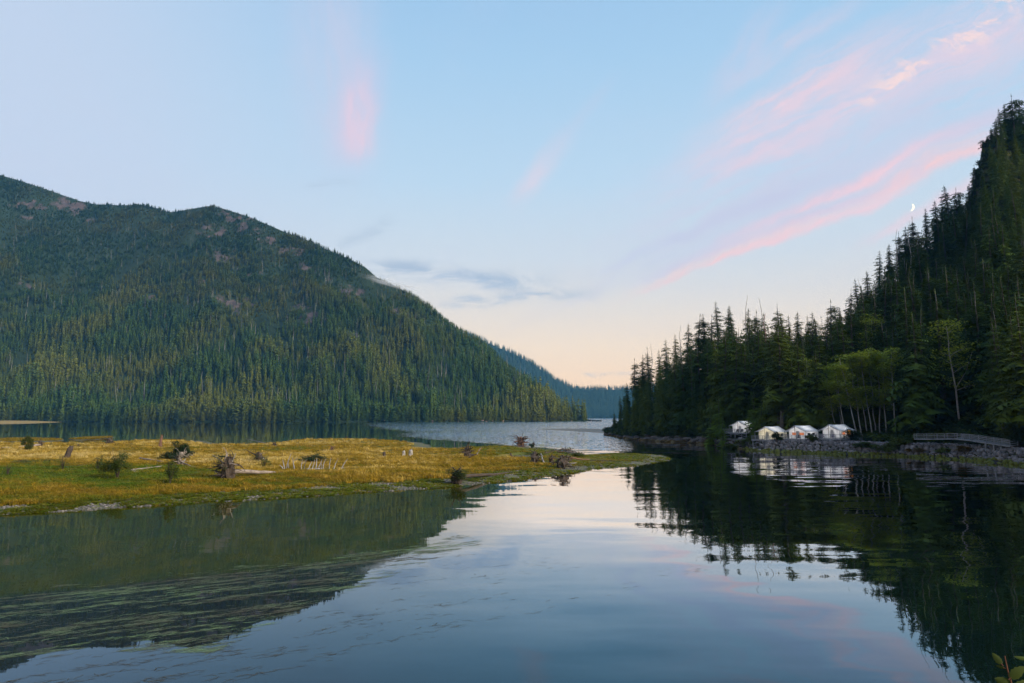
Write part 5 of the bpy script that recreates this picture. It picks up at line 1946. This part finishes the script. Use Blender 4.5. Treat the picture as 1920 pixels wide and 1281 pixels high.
# fallen dead tree whose bleached branches stand up like a fence
ft_p = spit_pt(528, 883); s = mpp(ft_p)
ft = empty('fallen_dead_tree', ft_p)
e = spit_pt(662, 877) - ft_p
MB().tube([Vector((0, 0, .05)), e * .5 + Vector((0, 0, .05)), e], [.16, .12, .05], 7, .1, random.Random(3)).build('trunk', M['drift_pale'], ft)
rg = random.Random(522)
for (bx, by, tx, ty, f_) in [(531, 880, 524, 872, 0), (534, 881, 530, 862, 0), (541, 880, 540, 866, 0), (551, 880, 548, 858, 1), (537, 866, 546, 850, 0), (552, 878, 549, 868, 0), (565, 881, 567, 862, 1), (570, 880, 574, 865, 0),
                        (585, 880, 590, 862, 0), (578, 880, 585, 865, 0), (592, 881, 594, 858, 0), (596, 879, 604, 862, 0), (605, 879, 611, 860, 0), (617, 879, 621, 858, 0), (626, 878, 634, 860, 0), (640, 878, 652, 860, 0), (601, 880, 603, 868, 0)]:
    c0 = Vector(D(bx, by, ft_p.y + rg.uniform(-.3, 1.2))) - ft_p
    c1 = Vector(D(tx, ty, ft_p.y + rg.uniform(-.6, 1.2))) - ft_p
    c0.z = max(min(c0.z, .25), .02)
    b = MB().tube([c0, c0.lerp(c1, .5) + Vector((rg.uniform(-.08, .08), 0, .05)), c1], [.085, .07, .03], 6, .1, rg)
    if f_:
        m_ = c0.lerp(c1, .6)
        b.tube([m_, m_ + Vector((.75, 0, .65))], [.05, .02], 5, .1, rg)
    b.build('branch', M['drift_pale'], ft)
tag(ft, 'fallen dead tree with a row of bleached branches standing up', 'dead tree')
log_obj((522, 838), (461, 830), .95, 523, 'slender bleached log slanting up over the back edge of the spit', 'drift_pale', 0, 9)
root_wad(515, 836, 15, 8, 524, 'small black root mass by the slanting bleached log', 'drift_dark', 8)
root_wad(622, 848, 18, 12, 525, 'reddish brown stump with a thin black log reaching out', 'drift_red', 9, log=(574, 846, 1, 1.3), log_m='drift_dark')
root_wad(649, 822, 9, 4, 526, 'small dark drift log at the far edge of the spit', 'drift_dark', 4)
stump(720, 858, 7, 10, 527, 'little dark jagged stump in the golden grass', 'drift_dark')
stump(757, 856, 7, 10, 528, 'small pale stump in the golden grass, first of a pair', 'drift_pale')
stump(770, 856, 9, 12, 529, 'larger pale stump of the pair in the golden grass', 'drift_pale')
root_wad(876, 859, 36, 25, 530, 'spiky dark root mass with one long upcurved root', 'drift_dark', 18, upright=((6, 4, 20, 8, 'drift_dark'), (18, 7, 26, 20, 'drift')))
root_wad(976, 837, 38, 20, 531, 'reddish dome shaped stump with grass on its crown by the channel', 'drift_red', 14, moss=50, plants='moss', log=(1004, 836, 0, 1.0), log_m='drift_dark')
root_wad(1000, 837, 10, 9, 532, 'small dark forked wood piece beside the dome shaped stump', 'drift_dark', 8)
spit_bush(997, 840, 14, 9, 533, 'tiny dark green bush by the dome shaped stump', 'dark_leaf')
root_wad(958, 858, 12, 10, 534, 'black stump at the edge of the little pool', 'drift_dark', 4)
root_wad(1003, 868, 36, 25, 535, 'dark root mass with a pale log leaning on it', 'drift_dark', 10, moss=120, plants='dark_leaf')
log_obj((1019, 868), (1014, 862), 1.7, 536, 'pale log leaning upright on the dark root mass', 'drift_pale', 0, 11)
root_wad(1034, 867, 20, 17, 537, 'dark pointed stump between the two root masses', 'drift_dark', 7)
root_wad(1054, 878, 42, 29, 538, 'grey tangled root mass trailing pale roots near the point', 'drift_dark', 16, moss=160, plants='dark_leaf', upright=((6, 12, 14, 2, 'drift_pale'), (8, 12, 20, 1, 'drift_pale'), (14, 8, 27, 10, 'drift_pale'), (10, 4, 28, 1, 'drift_dark')))
root_wad(1068, 865, 16, 11, 539, 'round dark root end with a reddish log behind the tangle', 'drift_dark', 8, log=(1106, 863, 4, 2.0), log_m='drift_red')
log_obj((1104, 864), (1152, 865), 1.1, 540, 'thin dark pole lying out along the point', 'drift_dark')
for i, (a, b_, lab) in enumerate([((1020, 853), (1050, 846), 'pile of thin sticks at the head of the little pool'), ((1046, 850), (1080, 849), 'tangle of grey branches by the channel edge'), ((1062, 850), (1098, 856), 'green stained branch heap sloping to the channel'), ((1050, 846), (1076, 845), 'low dark log along the channel edge')]):
    log_obj(a, b_, 1.3, 541 + i, lab, ('drift_dark', 'drift_dark', 'drift', 'drift_dark')[i], 2, 2, 16)
spit_bush(1085, 857, 26, 9, 546, 'low green weeds on the branch heap by the channel', 'bush_leaf', .7)
root_wad(857, 908, 44, 32, 547, 'mossy dark green root ball at the water edge', 'drift_dark', 8, log=(957, 887, 6, 4.0), log_m='drift_dark', moss=900, plants='moss')
root_wad(1122, 848, 6, 4, 548, 'lone dark rock like stump in the channel beyond the point', 'drift_dark', 3)
log_obj((395, 827), (372, 826), .9, 549, 'short dark drift log in the back water', 'drift_dark')
spit_bush(345, 858, 24, 26, 550, 'feathery shrub topping the gnarled root mass', 'bush_leaf', .5)
spit_bush(64, 868, 90, 6, 551, 'low weeds along the dark hollow in the straw grass', 'bush_leaf', .6)

# ------------------------------------------------------------------ eelgrass floating at the surface
A0, A1 = W(0, 1110), W(640, 1045)
flow = (A1 - A0)[:2]; flow = flow / np.linalg.norm(flow); perp = np.array([-flow[1], flow[0]])


def ribbons(cx, cy, L, wid, tint, ang):
    n = len(cx); m = 6
    t = np.linspace(-.5, .5, m)[None, :]
    dirx = flow[0] * np.cos(ang) - flow[1] * np.sin(ang); diry = flow[0] * np.sin(ang) + flow[1] * np.cos(ang)
    ph = RNG.uniform(0, 6.28, n)[:, None]; am = RNG.uniform(.02, .09, n)[:, None] * L[:, None]
    lat = am * np.sin(t * 7 + ph)
    X_ = cx[:, None] + dirx[:, None] * t * L[:, None] - diry[:, None] * lat
    Y_ = cy[:, None] + diry[:, None] * t * L[:, None] + dirx[:, None] * lat
    w_ = wid[:, None] * (1 - (2 * t) ** 4 * .8) * .5
    nx, ny = -diry[:, None] * w_, dirx[:, None] * w_
    Zb = np.broadcast_to((.004 + .010 * RNG.random(n))[:, None], X_.shape)
    V_ = np.stack([np.stack([X_ + nx, Y_ + ny, Zb], -1), np.stack([X_ - nx, Y_ - ny, Zb], -1)], 2).reshape(-1, 3)
    base_ = (np.arange(n) * m * 2)[:, None] + (np.arange(m - 1) * 2)[None, :]
    base_ = base_.ravel()
    Q = np.stack([base_, base_ + 1, base_ + 3, base_ + 2], 1)
    return V_, Q, np.repeat(tint, m * 2)


n = 420000
cx = RNG.uniform(-32, 14, n); cy = RNG.uniform(19, 60, n)
px, py = proj(cx, cy, 0.0)
top = np.interp(px, [-200, 0, 640, 760, 870, 1000, 1300, 1560], [1130, 1110, 1044, 1024, 1002, 1045, 1040, 1022])
bot = np.interp(px, [-200, 0, 200, 400, 600, 760, 870], [1262, 1240, 1222, 1224, 1130, 1070, 1026])
s_ = cx * flow[0] + cy * flow[1]; q_ = cx * perp[0] + cy * perp[1]
nz = fbm(s_ / 1.8, q_ / .24, 4, 70, .65) + .5 * fbm(s_ / 6, q_ / 1.6, 3, 71)
wav = 6 * fbm(px / 40, py * 0, 2, 7)
dense = (py > top + wav) & (py < bot) & (px < 900)
pk = np.where(dense, np.clip((nz + .04) * 1.7, 0.008, .85), 0)
spars = (py > top) & ~dense & (py < np.interp(px, [-200, 0, 400, 800, 960, 1300, 1560], [1400, 1400, 1285, 1200, 1165, 1075, 1035]))
pk = np.where(spars, np.where(nz > .36, np.interp(px, [0, 500, 900, 1500], [.22, .14, .06, .03]), 0.0), pk)
k = RNG.random(n) < pk
cx, cy, px, py, nz, dn = cx[k], cy[k], px[k], py[k], nz[k], dense[k]
tnt = np.where(dn, .50 + .55 * fbm(cx / 4, cy / 2, 3, 73) + RNG.normal(0, .22, len(cx)), .12 + RNG.normal(0, .08, len(cx)))
L_ = RNG.uniform(.2, .75, len(cx)) * np.where(dn, 1.0, .8)
V_, Q_, tv = ribbons(cx, cy, L_, RNG.uniform(.008, .024, len(cx)), np.clip(tnt, 0, 1), RNG.normal(0, .38, len(cx)))
me = np_mesh('eelgrass', V_, Q_, M['eelgrass'], False, {'tint': tv})
tag(link('eelgrass', me), 'green eelgrass streaming at the water surface in the shallows', 'eelgrass', kind='stuff')
N_EEL = len(cx)

# ------------------------------------------------------------------ moon: the lit part of a far sphere
d_ = ray(1707, 389); d_ = Vector(d_ / np.linalg.norm(d_))
MD = 20000.0; mr_ = MD * 0.0047
mo = empty('moon', Vector((0, 0, CAM_H)) + d_ * MD)
rt = d_.cross(Vector((0, 0, 1))).normalized(); upv = rt.cross(d_).normalized()
c_, s2 = math.cos(R(-14)), math.sin(R(-14))
rt, upv = rt * c_ + upv * s2, upv * c_ - rt * s2
rows = []
for i in range(25):
    la = -math.pi / 2 + math.pi * i / 24
    row = []
    for j in range(9):
        lo2 = R(24) + (R(92) - R(24)) * j / 8
        row.append(rt * (math.cos(la) * math.sin(lo2) * mr_) + upv * (math.sin(la) * mr_) - d_ * (math.cos(la) * math.cos(lo2) * mr_))
    rows.append(row)
b = MB(); sheet(b, rows)
b.build('lit_crescent', M['moon'], mo, True)
tag(mo, 'pale crescent moon low over the wooded skyline', 'moon')

# ------------------------------------------------------------------ alder twig at the lower right corner
tb = D(1897, 1300, 2.6); tw = empty('leafy_twig', (tb[0] + .02, tb[1] - .1, 6.55))
org = Vector(tw.location)
stem = [Vector((0, 0, 0)), Vector(D(1905, 1380, 2.55)) - org, Vector(D(1896, 1280, 2.6)) - org, Vector(D(1889, 1255, 2.6)) - org, Vector(D(1884, 1230, 2.6)) - org]
M['twig'] = wood_mat('twig_bark', (0.10, 0.035, 0.02), (0.17, 0.07, 0.04))
MB().tube(stem, [.010, .006, .0030, .0022, .0016], 6).build('stem', M['twig'], tw, True)
sv = 2.6 / F


def twig_leaf(base, tip, w_px, seed, fold=.25):
    rg = random.Random(seed)
    a = Vector(D(base[0], base[1], 2.6 + rg.uniform(-.01, .01))) - org
    t_ = Vector(D(tip[0], tip[1], 2.6 + rg.uniform(-.05, .03))) - org
    ax = (t_ - a); L = ax.length
    sd_ = ax.cross(Vector((0, 1, 0))).normalized()
    nrm = sd_.cross(ax.normalized())
    b = MB()
    rows = []
    n_ = 9
    for i in range(n_ + 1):
        t = i / n_
        wv = w_px * sv * .42 * (math.sin(math.pi * min(1, t ** .75 * 1.0)) ** .8) * (1 + (.13 if i % 2 else -.06)) + .0006
        c = a + ax * t + nrm * (-.06 * L * math.sin(math.pi * t))
        rows.append([c - sd_ * wv + nrm * wv * fold, c - sd_ * wv * .5 + nrm * wv * fold * .4, c, c + sd_ * wv * .5 + nrm * wv * fold * .4, c + sd_ * wv + nrm * wv * fold])
    sheet(b, rows)
    lf = b.build('leaf', M['twig_leaf'], tw, True)
    MB().tube([a - ax * .12, a + ax * .5, a + ax * .9], [.0014, .001, .0005], 4).build('midrib', M['twig'], lf)


twig_leaf((1879, 1246), (1860, 1224), 13, 1)
twig_leaf((1884, 1253), (1867, 1248), 5, 2)
twig_leaf((1894, 1272), (1922, 1250), 22, 3)
twig_leaf((1925, 1236), (1901, 1231), 7, 4)
twig_leaf((1897, 1284), (1864, 1272), 18, 5)
twig_leaf((1898, 1290), (1935, 1276), 16, 6)
tag(tw, 'green alder twig poking into the lower corner near the camera', 'twig')
print('counts mountain', N_MT, 'grass', N_GR, 'eel', N_EEL, 'trees', len(indiv) + len(tops), 'rest', len(rest), 'rocks', len(rocks))
